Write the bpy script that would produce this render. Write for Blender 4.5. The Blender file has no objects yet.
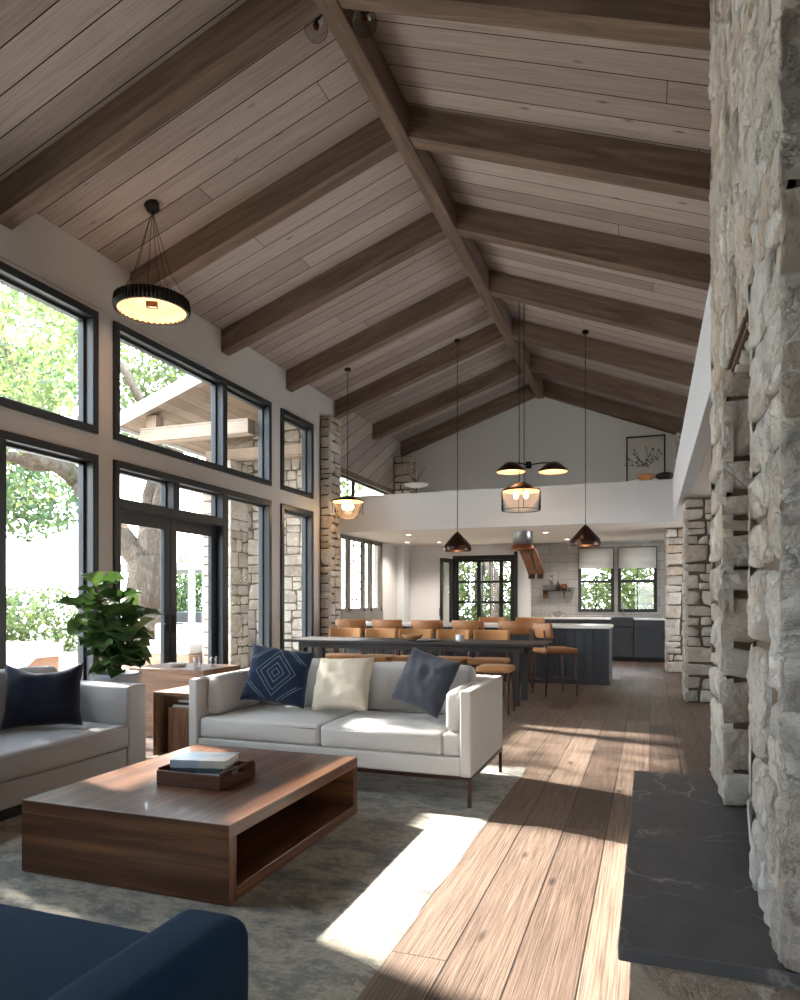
import bpy, math, random
from mathutils import Vector, Matrix, noise
PI = math.pi
S = bpy.context.scene
COL = S.collection

# ------------------------------------------------------------------ camera
YAW = math.radians(19.65)
EYE = 1.33
cam_data = bpy.data.cameras.new('camera')
cam = bpy.data.objects.new('camera', cam_data)
COL.objects.link(cam)
cam.location = (0, 0, EYE)
cam.rotation_euler = (PI / 2, 0, YAW)
cam_data.sensor_fit = 'VERTICAL'
cam_data.sensor_height = 36.0
cam_data.lens = 25.2
cam_data.shift_y = 0.10
cam_data.clip_start = 0.05
cam_data.clip_end = 300
S.camera = cam

# ------------------------------------------------------------------ light
S.view_settings.view_transform = 'Standard'
S.view_settings.look = 'None'
S.view_settings.gamma = 1.0
S.view_settings.use_curve_mapping = False
S.view_settings.exposure = 0.70

SUN_DIR = Vector((1.0, -0.30, -0.72)).normalized()
SUN_POWER = 22.0
SKY_POWER = 10.0

world = bpy.data.worlds.new('world')
S.world = world
world.use_nodes = True
wt = world.node_tree
wt.nodes.clear()
wo = wt.nodes.new('ShaderNodeOutputWorld')
wb = wt.nodes.new('ShaderNodeBackground')
wr = wt.nodes.new('ShaderNodeValToRGB')
wc = wt.nodes.new('ShaderNodeTexCoord')
wx = wt.nodes.new('ShaderNodeSeparateXYZ')
wt.links.new(wc.outputs['Generated'], wx.inputs[0])
wt.links.new(wx.outputs['Z'], wr.inputs[0])
wr.color_ramp.elements[0].position = 0.0
wr.color_ramp.elements[0].color = (0.96, 0.97, 1.0, 1)
wr.color_ramp.elements[1].position = 0.75
wr.color_ramp.elements[1].color = (0.62, 0.78, 1.0, 1)
wt.links.new(wr.outputs[0], wb.inputs['Color'])
wb.inputs['Strength'].default_value = SKY_POWER
wt.links.new(wb.outputs[0], wo.inputs['Surface'])

sun_data = bpy.data.lights.new('sun', 'SUN')
sun_data.energy = SUN_POWER
sun_data.color = (1.0, 0.95, 0.90)
sun_data.angle = math.radians(1.1)
sun = bpy.data.objects.new('sun', sun_data)
COL.objects.link(sun)
sun.location = (-20, 10, 15)
sun.rotation_euler = SUN_DIR.to_track_quat('-Z', 'Y').to_euler()


def lamp(name, loc, power, color=(1.0, 0.72, 0.42), r=0.04, kind='POINT', rot=None, spot=None):
    d = bpy.data.lights.new(name, kind)
    d.energy = power
    d.color = color
    d.shadow_soft_size = r
    if kind == 'SPOT':
        d.spot_size = spot or math.radians(110)
        d.spot_blend = 0.8
    o = bpy.data.objects.new(name, d)
    COL.objects.link(o)
    o.location = loc
    if rot:
        o.rotation_euler = rot
    return o


# ------------------------------------------------------------------ materials
class NT:
    def __init__(self, name):
        self.m = bpy.data.materials.new(name)
        self.m.use_nodes = True
        self.t = self.m.node_tree
        self.t.nodes.clear()
        self.out = self.t.nodes.new('ShaderNodeOutputMaterial')

    def n(self, typ, ins=None, **props):
        k = self.t.nodes.new('ShaderNode' + typ)
        for a, b in props.items():
            setattr(k, a, b)
        for a, b in (ins or {}).items():
            self.set(k, a, b)
        return k

    def set(self, k, a, b):
        s = k.inputs[a]
        if isinstance(b, bpy.types.NodeSocket):
            self.t.links.new(b, s)
        elif isinstance(b, bpy.types.Node):
            self.t.links.new(b.outputs[0], s)
        else:
            if isinstance(b, (tuple, list)) and len(b) == 3 and s.type == 'RGBA':
                b = (*b, 1)
            s.default_value = b

    def math(self, op, a, b=0.0, c=None):
        k = self.n('Math', operation=op)
        self.set(k, 0, a)
        self.set(k, 1, b)
        if c is not None:
            self.set(k, 2, c)
        return k.outputs[0]

    def mix(self, f, a, b, mode='MIX'):
        k = self.n('MixRGB', {'Fac': f, 'Color1': a, 'Color2': b}, blend_type=mode)
        return k.outputs[0]

    def ramp(self, f, stops, interp='LINEAR'):
        k = self.n('ValToRGB', {'Fac': f})
        r = k.color_ramp
        r.interpolation = interp
        while len(r.elements) < len(stops):
            r.elements.new(0.5)
        for e, (p, c) in zip(r.elements, stops):
            e.position = p
            e.color = (*c, 1) if len(c) == 3 else c
        return k.outputs[0]

    def noise(self, vec, scale, detail=4, rough=0.55, dist=0.0):
        k = self.n('TexNoise', {'Scale': scale, 'Detail': detail, 'Roughness': rough, 'Distortion': dist})
        if vec is not None:
            self.set(k, 'Vector', vec)
        return k.outputs['Fac']

    def bsdf(self, **ins):
        names = {'color': 'Base Color', 'rough': 'Roughness', 'metal': 'Metallic', 'spec': 'Specular IOR Level',
                 'normal': 'Normal', 'sheen': 'Sheen Weight', 'trans': 'Transmission Weight', 'emit': 'Emission Color',
                 'power': 'Emission Strength', 'coat': 'Coat Weight', 'sss': 'Subsurface Weight', 'alpha': 'Alpha'}
        k = self.n('BsdfPrincipled')
        for a, b in ins.items():
            self.set(k, names[a], b)
        self.t.links.new(k.outputs[0], self.out.inputs['Surface'])
        return k

    def bump(self, h, strength=0.3, dist=0.01):
        return self.n('Bump', {'Height': h, 'Strength': strength, 'Distance': dist}).outputs[0]


def lin(r, g, b):
    f = lambda c: (c / 255 / 12.92) if c / 255 <= 0.04045 else ((c / 255 + 0.055) / 1.055) ** 2.4
    return (f(r), f(g), f(b))


def plain(name, color, rough=0.5, metal=0.0, var=0.06, bump=0.0, scale=30.0, **kw):
    b = NT(name)
    co = b.n('TexCoord').outputs['Object']
    f = b.noise(co, scale, 3)
    dark = tuple(c * (1 - var * 2) for c in color)
    c = b.mix(f, dark, tuple(min(1, x * (1 + var)) for x in color))
    ins = dict(color=c, rough=rough, metal=metal, **kw)
    if bump:
        ins['normal'] = b.bump(f, bump, 0.004)
    b.bsdf(**ins)
    return b.m


def wood(name, c1, c2, c3, rough=0.45, gs=(1.2, 16.0), bump=0.15, knots=0.0, coat=0.0):
    """grain runs along u of the UV map (metres)"""
    b = NT(name)
    uv = b.n('UVMap').outputs[0]
    mp = b.n('Mapping', {'Vector': uv, 'Scale': (gs[0], gs[1], 1)}).outputs[0]
    broad = b.noise(mp, 1.0, 5, 0.6, 1.2)
    mp2 = b.n('Mapping', {'Vector': uv, 'Scale': (gs[0] * 2.5, gs[1] * 7, 1)}).outputs[0]
    fine = b.noise(mp2, 1.0, 4, 0.6, 0.2)
    col = b.ramp(broad, [(0.28, c1), (0.5, c2), (0.72, c3)])
    col = b.mix(b.math('MULTIPLY', fine, 0.55), col, c1, 'MIX')
    if knots:
        v = b.n('TexVoronoi', {'Vector': b.n('Mapping', {'Vector': uv, 'Scale': (2.2, 5.0, 1)}).outputs[0], 'Scale': 1.0})
        k = b.ramp(v.outputs['Distance'], [(0.02, (1, 1, 1)), (0.10, (0, 0, 0))])
        col = b.mix(b.math('MULTIPLY', k, knots), col, tuple(x * 0.35 for x in c1))
    b.bsdf(color=col, rough=rough, coat=coat, normal=b.bump(fine, bump, 0.004))
    return b.m


def planks(name, w, L, stops, gap, gapw=0.004, rough=0.5, gs=(1.4, 22.0), knots=0.5, fine_amt=0.5, bump=0.3, spec=0.5, fine_dark=0.45):
    """boards along u, width w, board length L; UV in metres"""
    b = NT(name)
    uv = b.n('UVMap').outputs[0]
    sx = b.n('SeparateXYZ', {'Vector': uv})
    u, v = sx.outputs[0], sx.outputs[1]
    r = b.math('DIVIDE', v, w)
    row = b.math('FLOOR', r)
    fr = b.math('FRACT', r)
    rnd = b.n('TexWhiteNoise', {'W': row}, noise_dimensions='1D').outputs['Value']
    q = b.math('ADD', b.math('DIVIDE', u, L), b.math('MULTIPLY', rnd, 7.31))
    colm = b.math('FLOOR', q)
    fq = b.math('FRACT', q)
    cell = b.n('CombineXYZ', {'X': row, 'Y': colm})
    wn = b.n('TexWhiteNoise', {'Vector': cell}, noise_dimensions='2D')
    pid = wn.outputs['Value']
    off = b.n('VectorMath', {0: wn.outputs['Color'], 1: (13.0, 17.0, 5.0)}, operation='MULTIPLY').outputs[0]
    pv = b.n('VectorMath', {0: uv, 1: off}, operation='ADD').outputs[0]
    m1 = b.n('Mapping', {'Vector': pv, 'Scale': (gs[0], gs[1], 1)}).outputs[0]
    broad = b.noise(m1, 1.0, 5, 0.6, 1.5)
    m2 = b.n('Mapping', {'Vector': pv, 'Scale': (gs[0] * 2.2, gs[1] * 6, 1)}).outputs[0]
    fine = b.noise(m2, 1.0, 4, 0.65, 0.3)
    f = b.math('ADD', b.math('MULTIPLY', pid, 0.45), b.math('MULTIPLY', broad, 0.62))
    col = b.ramp(f, stops)
    ff = b.ramp(fine, [(0.42, (0, 0, 0)), (0.68, (1, 1, 1))])
    dk = b.mix(1.0, col, (fine_dark, fine_dark * 0.95, fine_dark * 0.9), 'MULTIPLY')
    col = b.mix(b.math('MULTIPLY', ff, fine_amt), col, dk)
    if knots:
        vo = b.n('TexVoronoi', {'Vector': b.n('Mapping', {'Vector': pv, 'Scale': (1.5, 5.0, 1)}).outputs[0], 'Scale': 1.0})
        vo.inputs['Randomness'].default_value = 1.0
        kk = b.ramp(vo.outputs['Distance'], [(0.03, (1, 1, 1)), (0.11, (0, 0, 0))])
        col = b.mix(b.math('MULTIPLY', kk, knots), col, tuple(c * 0.4 for c in stops[0][1]))
    e1 = b.math('MINIMUM', fr, b.math('SUBTRACT', 1.0, fr))
    g1 = b.math('LESS_THAN', e1, gapw / w)
    e2 = b.math('MINIMUM', fq, b.math('SUBTRACT', 1.0, fq))
    g2 = b.math('LESS_THAN', e2, gapw / L * 0.6)
    g = b.math('MAXIMUM', g1, g2)
    col = b.mix(g, col, gap)
    h = b.math('SUBTRACT', b.math('MULTIPLY', fine, 0.4), g)
    b.bsdf(color=col, rough=rough, spec=spec, normal=b.bump(h, bump, 0.006))
    return b.m


def stone_mat(name, ramp_cols, bump=0.9, bright=1.0):
    b = NT(name)
    co = b.n('TexCoord').outputs['Object']
    isl = b.n('NewGeometry').outputs['Random Per Island']
    cols = [(i / (len(ramp_cols) - 1), tuple(min(1, x * bright) for x in c)) for i, c in enumerate(ramp_cols)]
    base = b.ramp(isl, cols)
    shift = b.n('CombineXYZ', {'X': b.math('MULTIPLY', isl, 37.0), 'Y': b.math('MULTIPLY', isl, 11.0), 'Z': isl}).outputs[0]
    p = b.n('VectorMath', {0: co, 1: shift}, operation='ADD').outputs[0]
    rot = b.n('CombineXYZ', {'X': b.math('MULTIPLY', isl, 9.0), 'Y': b.math('MULTIPLY', isl, 23.0), 'Z': b.math('MULTIPLY', isl, 5.0)}).outputs[0]
    pr = b.n('VectorRotate', {'Vector': p, 'Rotation': rot}, rotation_type='EULER_XYZ').outputs[0]
    ps = b.n('Mapping', {'Vector': pr, 'Scale': (1.0, 1.0, 1.7)}).outputs[0]
    big = b.noise(ps, 3.0, 6, 0.65, 0.8)
    med = b.noise(ps, 11.0, 8, 0.72, 0.8)
    fine = b.noise(p, 70.0, 6, 0.75)
    crk = b.n('TexVoronoi', {'Vector': b.n('VectorMath', {0: ps, 1: b.n('CombineXYZ', {'X': big, 'Y': med, 'Z': big}).outputs[0]}, operation='ADD').outputs[0], 'Scale': 5.0}, feature='DISTANCE_TO_EDGE').outputs['Distance']
    crack = b.ramp(crk, [(0.0, (1, 1, 1)), (0.035, (0, 0, 0))])
    c = b.mix(b.ramp(big, [(0.38, (0.0, 0.0, 0.0)), (0.60, (1, 1, 1))]), base, b.mix(1.0, base, (0.88, 0.85, 0.81), 'MULTIPLY'))
    c = b.mix(b.ramp(med, [(0.58, (0, 0, 0)), (0.70, (0.6, 0.6, 0.6))]), c, b.mix(1.0, base, (0.52, 0.50, 0.47), 'MULTIPLY'))
    c = b.mix(b.ramp(med, [(0.30, (0.85, 0.85, 0.85)), (0.46, (0, 0, 0))]), c, tuple(min(1, x * bright) for x in lin(244, 242, 238)))
    c = b.mix(b.ramp(fine, [(0.58, (0, 0, 0)), (0.72, (0.4, 0.4, 0.4))]), c, b.mix(1.0, base, (0.42, 0.40, 0.38), 'MULTIPLY'))
    rust = b.noise(ps, 2.1, 5, 0.65, 0.8)
    c = b.mix(b.ramp(rust, [(0.58, (0, 0, 0)), (0.74, (0.65, 0.65, 0.65))]), c, tuple(x * bright for x in lin(186, 152, 118)))
    c = b.mix(b.math('MULTIPLY', crack, 0.16), c, b.mix(1.0, base, (0.3, 0.28, 0.26), 'MULTIPLY'))
    h = b.math('ADD', b.math('ADD', b.math('MULTIPLY', med, 1.0), b.math('MULTIPLY', fine, 0.35)), b.math('MULTIPLY', crack, -0.35))
    b.bsdf(color=c, rough=0.92, spec=0.15, normal=b.bump(h, bump, 0.03))
    return b.m


def fabric(name, c, var=0.12, scale=220.0, rough=0.95, sheen=0.15, bump=0.25):
    b = NT(name)
    co = b.n('TexCoord').outputs['Object']
    w1 = b.n('TexWave', {'Vector': co, 'Scale': scale, 'Distortion': 2.0, 'Detail': 1.0}, bands_direction='X').outputs['Fac']
    w2 = b.n('TexWave', {'Vector': co, 'Scale': scale, 'Distortion': 2.0, 'Detail': 1.0}, bands_direction='Z').outputs['Fac']
    w3 = b.n('TexWave', {'Vector': co, 'Scale': scale, 'Distortion': 2.0, 'Detail': 1.0}, bands_direction='Y').outputs['Fac']
    h = b.math('ADD', b.math('ADD', w1, w2), w3)
    n = b.noise(co, 8.0, 5, 0.6)
    n2 = b.noise(co, 90.0, 3, 0.6)
    f = b.math('ADD', b.math('MULTIPLY', n, 0.5), b.math('MULTIPLY', n2, 0.5))
    col = b.mix(f, tuple(x * (1 - var) for x in c), tuple(min(1, x * (1 + var)) for x in c))
    b.bsdf(color=col, rough=rough, sheen=sheen, spec=0.25, normal=b.bump(b.math('ADD', h, b.math('MULTIPLY', n2, 2.0)), bump, 0.002))
    return b.m


def glow(name, c, power):
    b = NT(name)
    b.bsdf(color=c, emit=c, power=power, rough=0.6)
    return b.m


def glass_pane(name, tint=(0.97, 0.985, 0.98), refl=1.0):
    b = NT(name)
    tr = b.n('BsdfTransparent', {'Color': tint})
    gl = b.n('BsdfGlossy', {'Color': (1, 1, 1), 'Roughness': 0.01})
    fr = b.n('Fresnel', {'IOR': 1.45}).outputs[0]
    front = b.math('SUBTRACT', 1.0, b.n('NewGeometry').outputs['Backfacing'])
    mx = b.n('MixShader', {0: b.math('MULTIPLY', b.math('MULTIPLY', fr, refl), front), 1: tr.outputs[0], 2: gl.outputs[0]})
    b.t.links.new(mx.outputs[0], b.out.inputs['Surface'])
    return b.m




def cloth_translucent(name, c):
    b = NT(name)
    co = b.n('TexCoord').outputs['Object']
    f = b.noise(co, 120.0, 3)
    col = b.mix(f, tuple(x * 0.93 for x in c), c)
    d = b.n('BsdfDiffuse', {'Color': col})
    t = b.n('BsdfTranslucent', {'Color': col})
    mx = b.n('MixShader', {0: 0.35, 1: d.outputs[0], 2: t.outputs[0]})
    b.t.links.new(mx.outputs[0], b.out.inputs['Surface'])
    return b.m


def bark_mat():
    b = NT('furrowed_bark')
    co = b.n('Mapping', {'Vector': b.n('TexCoord').outputs['Object'], 'Scale': (1.0, 1.0, 0.28)}).outputs[0]
    f = b.noise(co, 9.0, 6, 0.7, 1.0)
    h = b.noise(co, 16.0, 5, 0.7, 2.0)
    c = b.ramp(b.math('ADD', b.math('MULTIPLY', f, 0.6), b.math('MULTIPLY', h, 0.4)), [(0.34, lin(58, 50, 43)), (0.52, lin(96, 86, 76)), (0.68, lin(132, 121, 109))])
    b.bsdf(color=c, rough=0.95, spec=0.1, normal=b.bump(h, 0.9, 0.04))
    return b.m


M = {}
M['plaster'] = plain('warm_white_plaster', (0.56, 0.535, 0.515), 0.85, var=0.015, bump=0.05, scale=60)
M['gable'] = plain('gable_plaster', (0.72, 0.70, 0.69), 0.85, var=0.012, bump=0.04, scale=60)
M['plaster_white'] = plain('white_plaster', (0.60, 0.61, 0.64), 0.85, var=0.012, bump=0.04, scale=60)
M['plaster_grey'] = plain('pale_grey_paint', (0.66, 0.67, 0.68), 0.8, var=0.012, bump=0.03, scale=60)
M['soffit'] = plain('soffit_paint', (0.74, 0.67, 0.60), 0.85, var=0.01, scale=40)  # warm bounce from the floor is put into this colour
M['frame'] = plain('charcoal_window_frame', lin(44, 48, 53), 0.38, var=0.05, spec=0.5)
M['taupe_frame'] = plain('taupe_window_frame', lin(116, 109, 102), 0.5, var=0.04)
M['glass'] = glass_pane('window_glass')
M['clear_glass'] = glass_pane('lamp_glass', (0.88, 0.89, 0.89), 2.4)
M['floor'] = planks('reclaimed_floorboards', 0.235, 2.9,
                    [(0.15, lin(76, 60, 51)), (0.40, lin(104, 85, 73)), (0.62, lin(124, 104, 90)), (0.9, lin(148, 128, 112))],
                    lin(38, 28, 22), 0.0035, rough=0.5, gs=(1.0, 32.0), knots=0.95, fine_amt=1.0, bump=0.7, fine_dark=0.27, spec=0.4)
M['ceiling'] = planks('whitewashed_boards', 0.27, 9.0,
                      [(0.12, lin(144, 130, 124)), (0.40, lin(170, 157, 151)), (0.65, lin(186, 174, 168)), (0.9, lin(202, 191, 185))],
                      lin(36, 30, 26), 0.0055, rough=0.8, gs=(0.8, 15.0), knots=0.8, fine_amt=0.65, bump=0.35, fine_dark=0.66, spec=0.2)
M['porch'] = planks('porch_boards', 0.2, 3.0,
                    [(0.15, lin(112, 94, 80)), (0.5, lin(136, 117, 101)), (0.9, lin(160, 142, 126))],
                    lin(70, 58, 50), 0.004, rough=0.8, gs=(0.9, 9.0), knots=0.4, fine_amt=0.4, bump=0.3, fine_dark=0.6)
M['beam'] = wood('weathered_oak', lin(92, 75, 64), lin(124, 104, 90), lin(152, 132, 117), 0.8, (0.7, 9.0), 0.5, knots=0.35)
M['walnut'] = wood('walnut', lin(58, 34, 22), lin(108, 70, 46), lin(160, 110, 74), 0.36, (0.7, 13.0), 0.08, coat=0.15)
M['tray'] = wood('dark_stained_wood', lin(58, 30, 18), lin(88, 48, 28), lin(112, 66, 40), 0.5, (2.0, 20.0), 0.2)
M['oak_box'] = wood('brown_oak', lin(98, 68, 48), lin(140, 102, 74), lin(168, 128, 96), 0.55, (1.2, 14.0), 0.15)
M['dark_wood'] = wood('espresso_wood', lin(32, 28, 27), lin(42, 37, 36), lin(54, 48, 46), 0.6, (1.0, 16.0), 0.08)
M['leg_wood'] = wood('dark_walnut_legs', lin(62, 36, 24), lin(86, 52, 35), lin(104, 66, 46), 0.45, (1.0, 20.0), 0.08)
M['stone'] = stone_mat('stacked_fieldstone', [lin(226, 219, 209), lin(206, 199, 190), lin(234, 229, 221), lin(188, 181, 174), lin(218, 208, 195), lin(198, 180, 160), lin(228, 223, 216)])
M['stone_near'] = stone_mat('split_face_limestone', [lin(246, 242, 236), lin(226, 220, 212), lin(248, 245, 240), lin(206, 198, 188), lin(242, 235, 225), lin(216, 198, 178), lin(236, 230, 222)], 1.0)
M['stone_out'] = stone_mat('garden_wall_stone', [lin(204, 194, 182), lin(184, 173, 160), lin(212, 203, 192), lin(172, 160, 147)])
M['mortar'] = plain('mortar', lin(104, 90, 76), 0.95, var=0.12, bump=0.3, scale=80)
M['sofa'] = fabric('oatmeal_linen', lin(205, 199, 192), 0.06)
M['sofa_grey'] = fabric('grey_linen', lin(176, 172, 168), 0.06)
M['sofa_blue'] = fabric('deep_blue_wool', lin(20, 56, 86), 0.22, 160, sheen=0.02, bump=0.4)
M['navy'] = fabric('navy_cotton', lin(22, 28, 42), 0.15)
M['cream'] = fabric('cream_knit', lin(228, 214, 190), 0.06, 60, bump=0.8)
M['charcoal'] = plain('charcoal_velvet', lin(54, 57, 65), 0.85, var=0.08, scale=14, sheen=0.15)
M['indigo'] = fabric('indigo_cloth', lin(34, 48, 70), 0.18, 120)
M['thread'] = fabric('faded_blue_thread', lin(112, 130, 150), 0.1)
M['bronze'] = plain('bronze_metal', lin(64, 40, 34), 0.4, 0.6, var=0.06)
M['black'] = plain('black_metal', lin(30, 28, 27), 0.45, 0.4, var=0.08)
M['steel'] = plain('brushed_steel', lin(150, 150, 152), 0.3, 1.0, var=0.05)
M['copper'] = plain('aged_copper', lin(132, 84, 54), 0.36, 0.9, var=0.18, scale=9)
M['old_copper'] = plain('tarnished_copper', lin(112, 78, 54), 0.45, 0.8, var=0.35, scale=12)
M['dark_copper'] = plain('dark_bronze_shade', lin(62, 44, 38), 0.28, 0.75, var=0.2, scale=12)
M['tan'] = plain('tan_leather', lin(174, 118, 72), 0.5, var=0.1, bump=0.12, scale=25)
M['tan_light'] = fabric('honey_tan_fabric', lin(188, 136, 88), 0.10)
M['cabinet'] = plain('charcoal_cabinet_paint', lin(50, 53, 58), 0.45, var=0.03)
M['quartz'] = plain('white_quartz', lin(228, 226, 222), 0.25, var=0.02)
M['white'] = plain('white_paint', lin(226, 226, 226), 0.6, var=0.02)
M['paper'] = plain('paper', lin(214, 210, 202), 0.9, var=0.03)
M['ink'] = plain('ink', lin(140, 138, 150), 0.9)
M['shade_cloth'] = cloth_translucent('roman_shade_linen', lin(214, 210, 204))
M['leaf'] = None
M['pot'] = plain('grey_concrete', lin(136, 138, 142), 0.85, var=0.1, bump=0.2, scale=22)
M['bark'] = bark_mat()
M['stem'] = plain('brown_stem', lin(92, 72, 52), 0.8, var=0.15)
M['soil'] = plain('soil', lin(48, 38, 30), 1.0, var=0.3, scale=60)
M['patio'] = plain('patio_paving', lin(196, 182, 166), 0.9, var=0.08, scale=3)
M['lawn'] = plain('dry_lawn', lin(148, 138, 116), 1.0, var=0.25, scale=5)
M['clay'] = plain('terracotta_paving', lin(168, 128, 104), 0.85, var=0.12, scale=6)
M['warm_shade'] = glow('lit_linen_shade', (1.0, 0.60, 0.28), 0.75)
M['bulb'] = glow('lit_bulb', (1.0, 0.78, 0.50), 6.0)
M['downlight'] = glow('lit_downlight', (1.0, 0.86, 0.68), 9.0)


def leaf_mat(name, c1, c2, c3, rough=0.5, trans=0.35):
    b = NT(name)
    isl = b.n('NewGeometry').outputs['Random Per Island']
    col = b.ramp(isl, [(0.0, c1), (0.5, c2), (1.0, c3)])
    d = b.n('BsdfPrincipled', {'Base Color': col, 'Roughness': rough})
    t = b.n('BsdfTranslucent', {'Color': b.mix(1.0, col, (1.25, 1.3, 0.85), 'MULTIPLY')})
    mx = b.n('MixShader', {0: trans, 1: d.outputs[0], 2: t.outputs[0]})
    b.t.links.new(mx.outputs[0], b.out.inputs['Surface'])
    return b.m


M['leaf'] = leaf_mat('fig_leaf', lin(44, 66, 34), lin(60, 84, 44), lin(84, 108, 62), 0.35, 0.15)
M['tree_leaf'] = leaf_mat('tree_leaf', lin(66, 78, 50), lin(92, 104, 66), lin(126, 134, 88), 0.6, 0.45)
M['tree_leaf_dark'] = leaf_mat('evergreen_leaf', lin(44, 62, 38), lin(64, 84, 50), lin(92, 110, 68), 0.6, 0.35)


def tile_mat():
    b = NT('grey_wall_tile')
    uv = b.n('UVMap').outputs[0]
    k = b.n('TexBrick', {'Vector': uv, 'Color1': lin(158, 154, 149), 'Color2': lin(140, 136, 131), 'Mortar': lin(112, 108, 104),
                         'Scale': 1.0, 'Mortar Size': 0.005, 'Brick Width': 0.40, 'Row Height': 0.20, 'Bias': 0.0})
    b.bsdf(color=k.outputs['Color'], rough=0.25, normal=b.bump(b.math('SUBTRACT', 1.0, k.outputs['Fac']), 0.4, 0.004))
    return b.m


def slab_mat():
    b = NT('black_soapstone')
    co = b.n('TexCoord').outputs['Object']
    w = b.noise(co, 1.6, 5, 0.6)
    dco = b.n('VectorMath', {0: co, 1: b.n('CombineXYZ', {'X': b.math('MULTIPLY', w, 0.9), 'Y': b.math('MULTIPLY', b.noise(co, 2.3, 4), 0.9)}).outputs[0]}, operation='ADD').outputs[0]
    v = b.n('TexVoronoi', {'Vector': dco, 'Scale': 1.7}, feature='DISTANCE_TO_EDGE').outputs['Distance']
    vein = b.ramp(v, [(0.0, (1, 1, 1)), (0.012, (0.25, 0.25, 0.25)), (0.03, (0, 0, 0))])
    msk = b.ramp(b.noise(co, 2.6, 4), [(0.45, (0, 0, 0)), (0.62, (1, 1, 1))])
    cl = b.noise(co, 7.0, 6, 0.65, 1.0)
    base = b.mix(cl, lin(66, 66, 68), lin(98, 97, 98))
    sp = b.ramp(b.noise(co, 28.0, 6, 0.75, 2.0), [(0.62, (0, 0, 0)), (0.74, (0.5, 0.5, 0.5))])
    c = b.mix(b.math('MULTIPLY', sp, 0.5), base, lin(140, 138, 136))
    c = b.mix(b.math('MULTIPLY', b.math('MULTIPLY', vein, msk), 0.8), c, lin(176, 172, 166))
    b.bsdf(color=c, rough=0.52, spec=0.4, normal=b.bump(cl, 0.12, 0.004))
    return b.m


def rug_mat():
    b = NT('distressed_wool_rug')
    co = b.n('TexCoord').outputs['Object']
    st = b.n('Mapping', {'Vector': co, 'Scale': (1.3, 2.2, 1)}).outputs[0]
    a = b.noise(st, 2.2, 9, 0.78, 0.2)
    st2 = b.n('Mapping', {'Vector': co, 'Scale': (14.0, 150.0, 1)}).outputs[0]
    fine = b.noise(st2, 1.0, 4, 0.6)
    st3 = b.n('Mapping', {'Vector': co, 'Scale': (160.0, 16.0, 1)}).outputs[0]
    fine2 = b.noise(st3, 1.0, 3, 0.6)
    c = b.ramp(a, [(0.34, lin(92, 91, 86)), (0.46, lin(132, 126, 116)), (0.54, lin(182, 170, 148)), (0.64, lin(116, 113, 106))])
    f = b.math('ADD', b.math('MULTIPLY', fine, 0.6), b.math('MULTIPLY', fine2, 0.4))
    c = b.mix(b.ramp(f, [(0.38, (0, 0, 0)), (0.62, (0.8, 0.8, 0.8))]), c, b.mix(1.0, c, (0.55, 0.55, 0.56), 'MULTIPLY'))
    b.bsdf(color=c, rough=1.0, spec=0.1, sheen=0.3, normal=b.bump(f, 0.5, 0.004))
    return b.m


M['tile'] = tile_mat()
M['slab'] = slab_mat()
M['rug'] = rug_mat()


# ------------------------------------------------------------------ mesh helpers
class MB:
    """collects pieces and links them as ONE mesh object"""

    def __init__(self, seed=0):
        self.v, self.f, self.uv, self.sm, self.mi = [], [], [], [], []
        self.rng = random.Random(seed)

    def add(self, verts, faces, mat=None, smooth=False, mi=0, uvs=None, along=None):
        vs = [Vector(p) for p in verts]
        lo = [min(p[i] for p in vs) for i in range(3)]
        hi = [max(p[i] for p in vs) for i in range(3)]
        ext = [hi[i] - lo[i] for i in range(3)]
        ou, ov = self.rng.uniform(0, 40), self.rng.uniform(0, 40)
        base = len(self.v)
        for k, fc in enumerate(faces):
            if uvs:
                self.uv.append(uvs[k])
            else:
                a, b, c = vs[fc[0]], vs[fc[1]], vs[fc[2]]
                nrm = (b - a).cross(c - a)
                ax = max(range(3), key=lambda i: abs(nrm[i]))
                oth = [i for i in range(3) if i != ax]
                if along is not None and along in oth:
                    oth.sort(key=lambda i: 0 if i == along else 1)
                else:
                    oth.sort(key=lambda i: -ext[i])
                self.uv.append([(vs[j][oth[0]] + ou, vs[j][oth[1]] + ov) for j in fc])
            self.f.append([base + j for j in fc])
            self.sm.append(smooth)
            self.mi.append(mi)
        self.v += [(mat @ p if mat else p) for p in vs]
        return self

    def box(self, x0, x1, y0, y1, z0, z1, r=0.0, n=1, mat=None, smooth=False, mi=0, along=None):
        sx, sy, sz = x1 - x0, y1 - y0, z1 - z0
        c = Vector(((x0 + x1) / 2, (y0 + y1) / 2, (z0 + z1) / 2))
        vs, fs = rbox(sx, sy, sz, r, n)
        vs = [p + c for p in vs]
        return self.add(vs, fs, mat, smooth, mi, along=along)

    def tube(self, pts, rad, n=8, mi=0, caps=True):
        vs, fs = tube(pts, rad, n, caps)
        return self.add(vs, fs, None, True, mi)

    def lathe(self, prof, n=32, mat=None, mi=0, smooth=True):
        vs, fs = lathe(prof, n)
        return self.add(vs, fs, mat, smooth, mi)

    def build(self, name, mats, parent=None, label=None):
        me = bpy.data.meshes.new(name)
        me.from_pydata([tuple(p) for p in self.v], [], self.f)
        ul = me.uv_layers.new(name='UVMap')
        flat = [c for fuv in self.uv for t in fuv for c in t]
        ul.data.foreach_set('uv', flat)
        me.polygons.foreach_set('use_smooth', self.sm)
        me.polygons.foreach_set('material_index', self.mi)
        for m in (mats if isinstance(mats, (list, tuple)) else [mats]):
            me.materials.append(m)
        me.update()
        o = bpy.data.objects.new(name, me)
        COL.objects.link(o)
        if parent is not None:
            o.parent = parent
        if label:
            o['label'] = label
        return o


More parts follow.
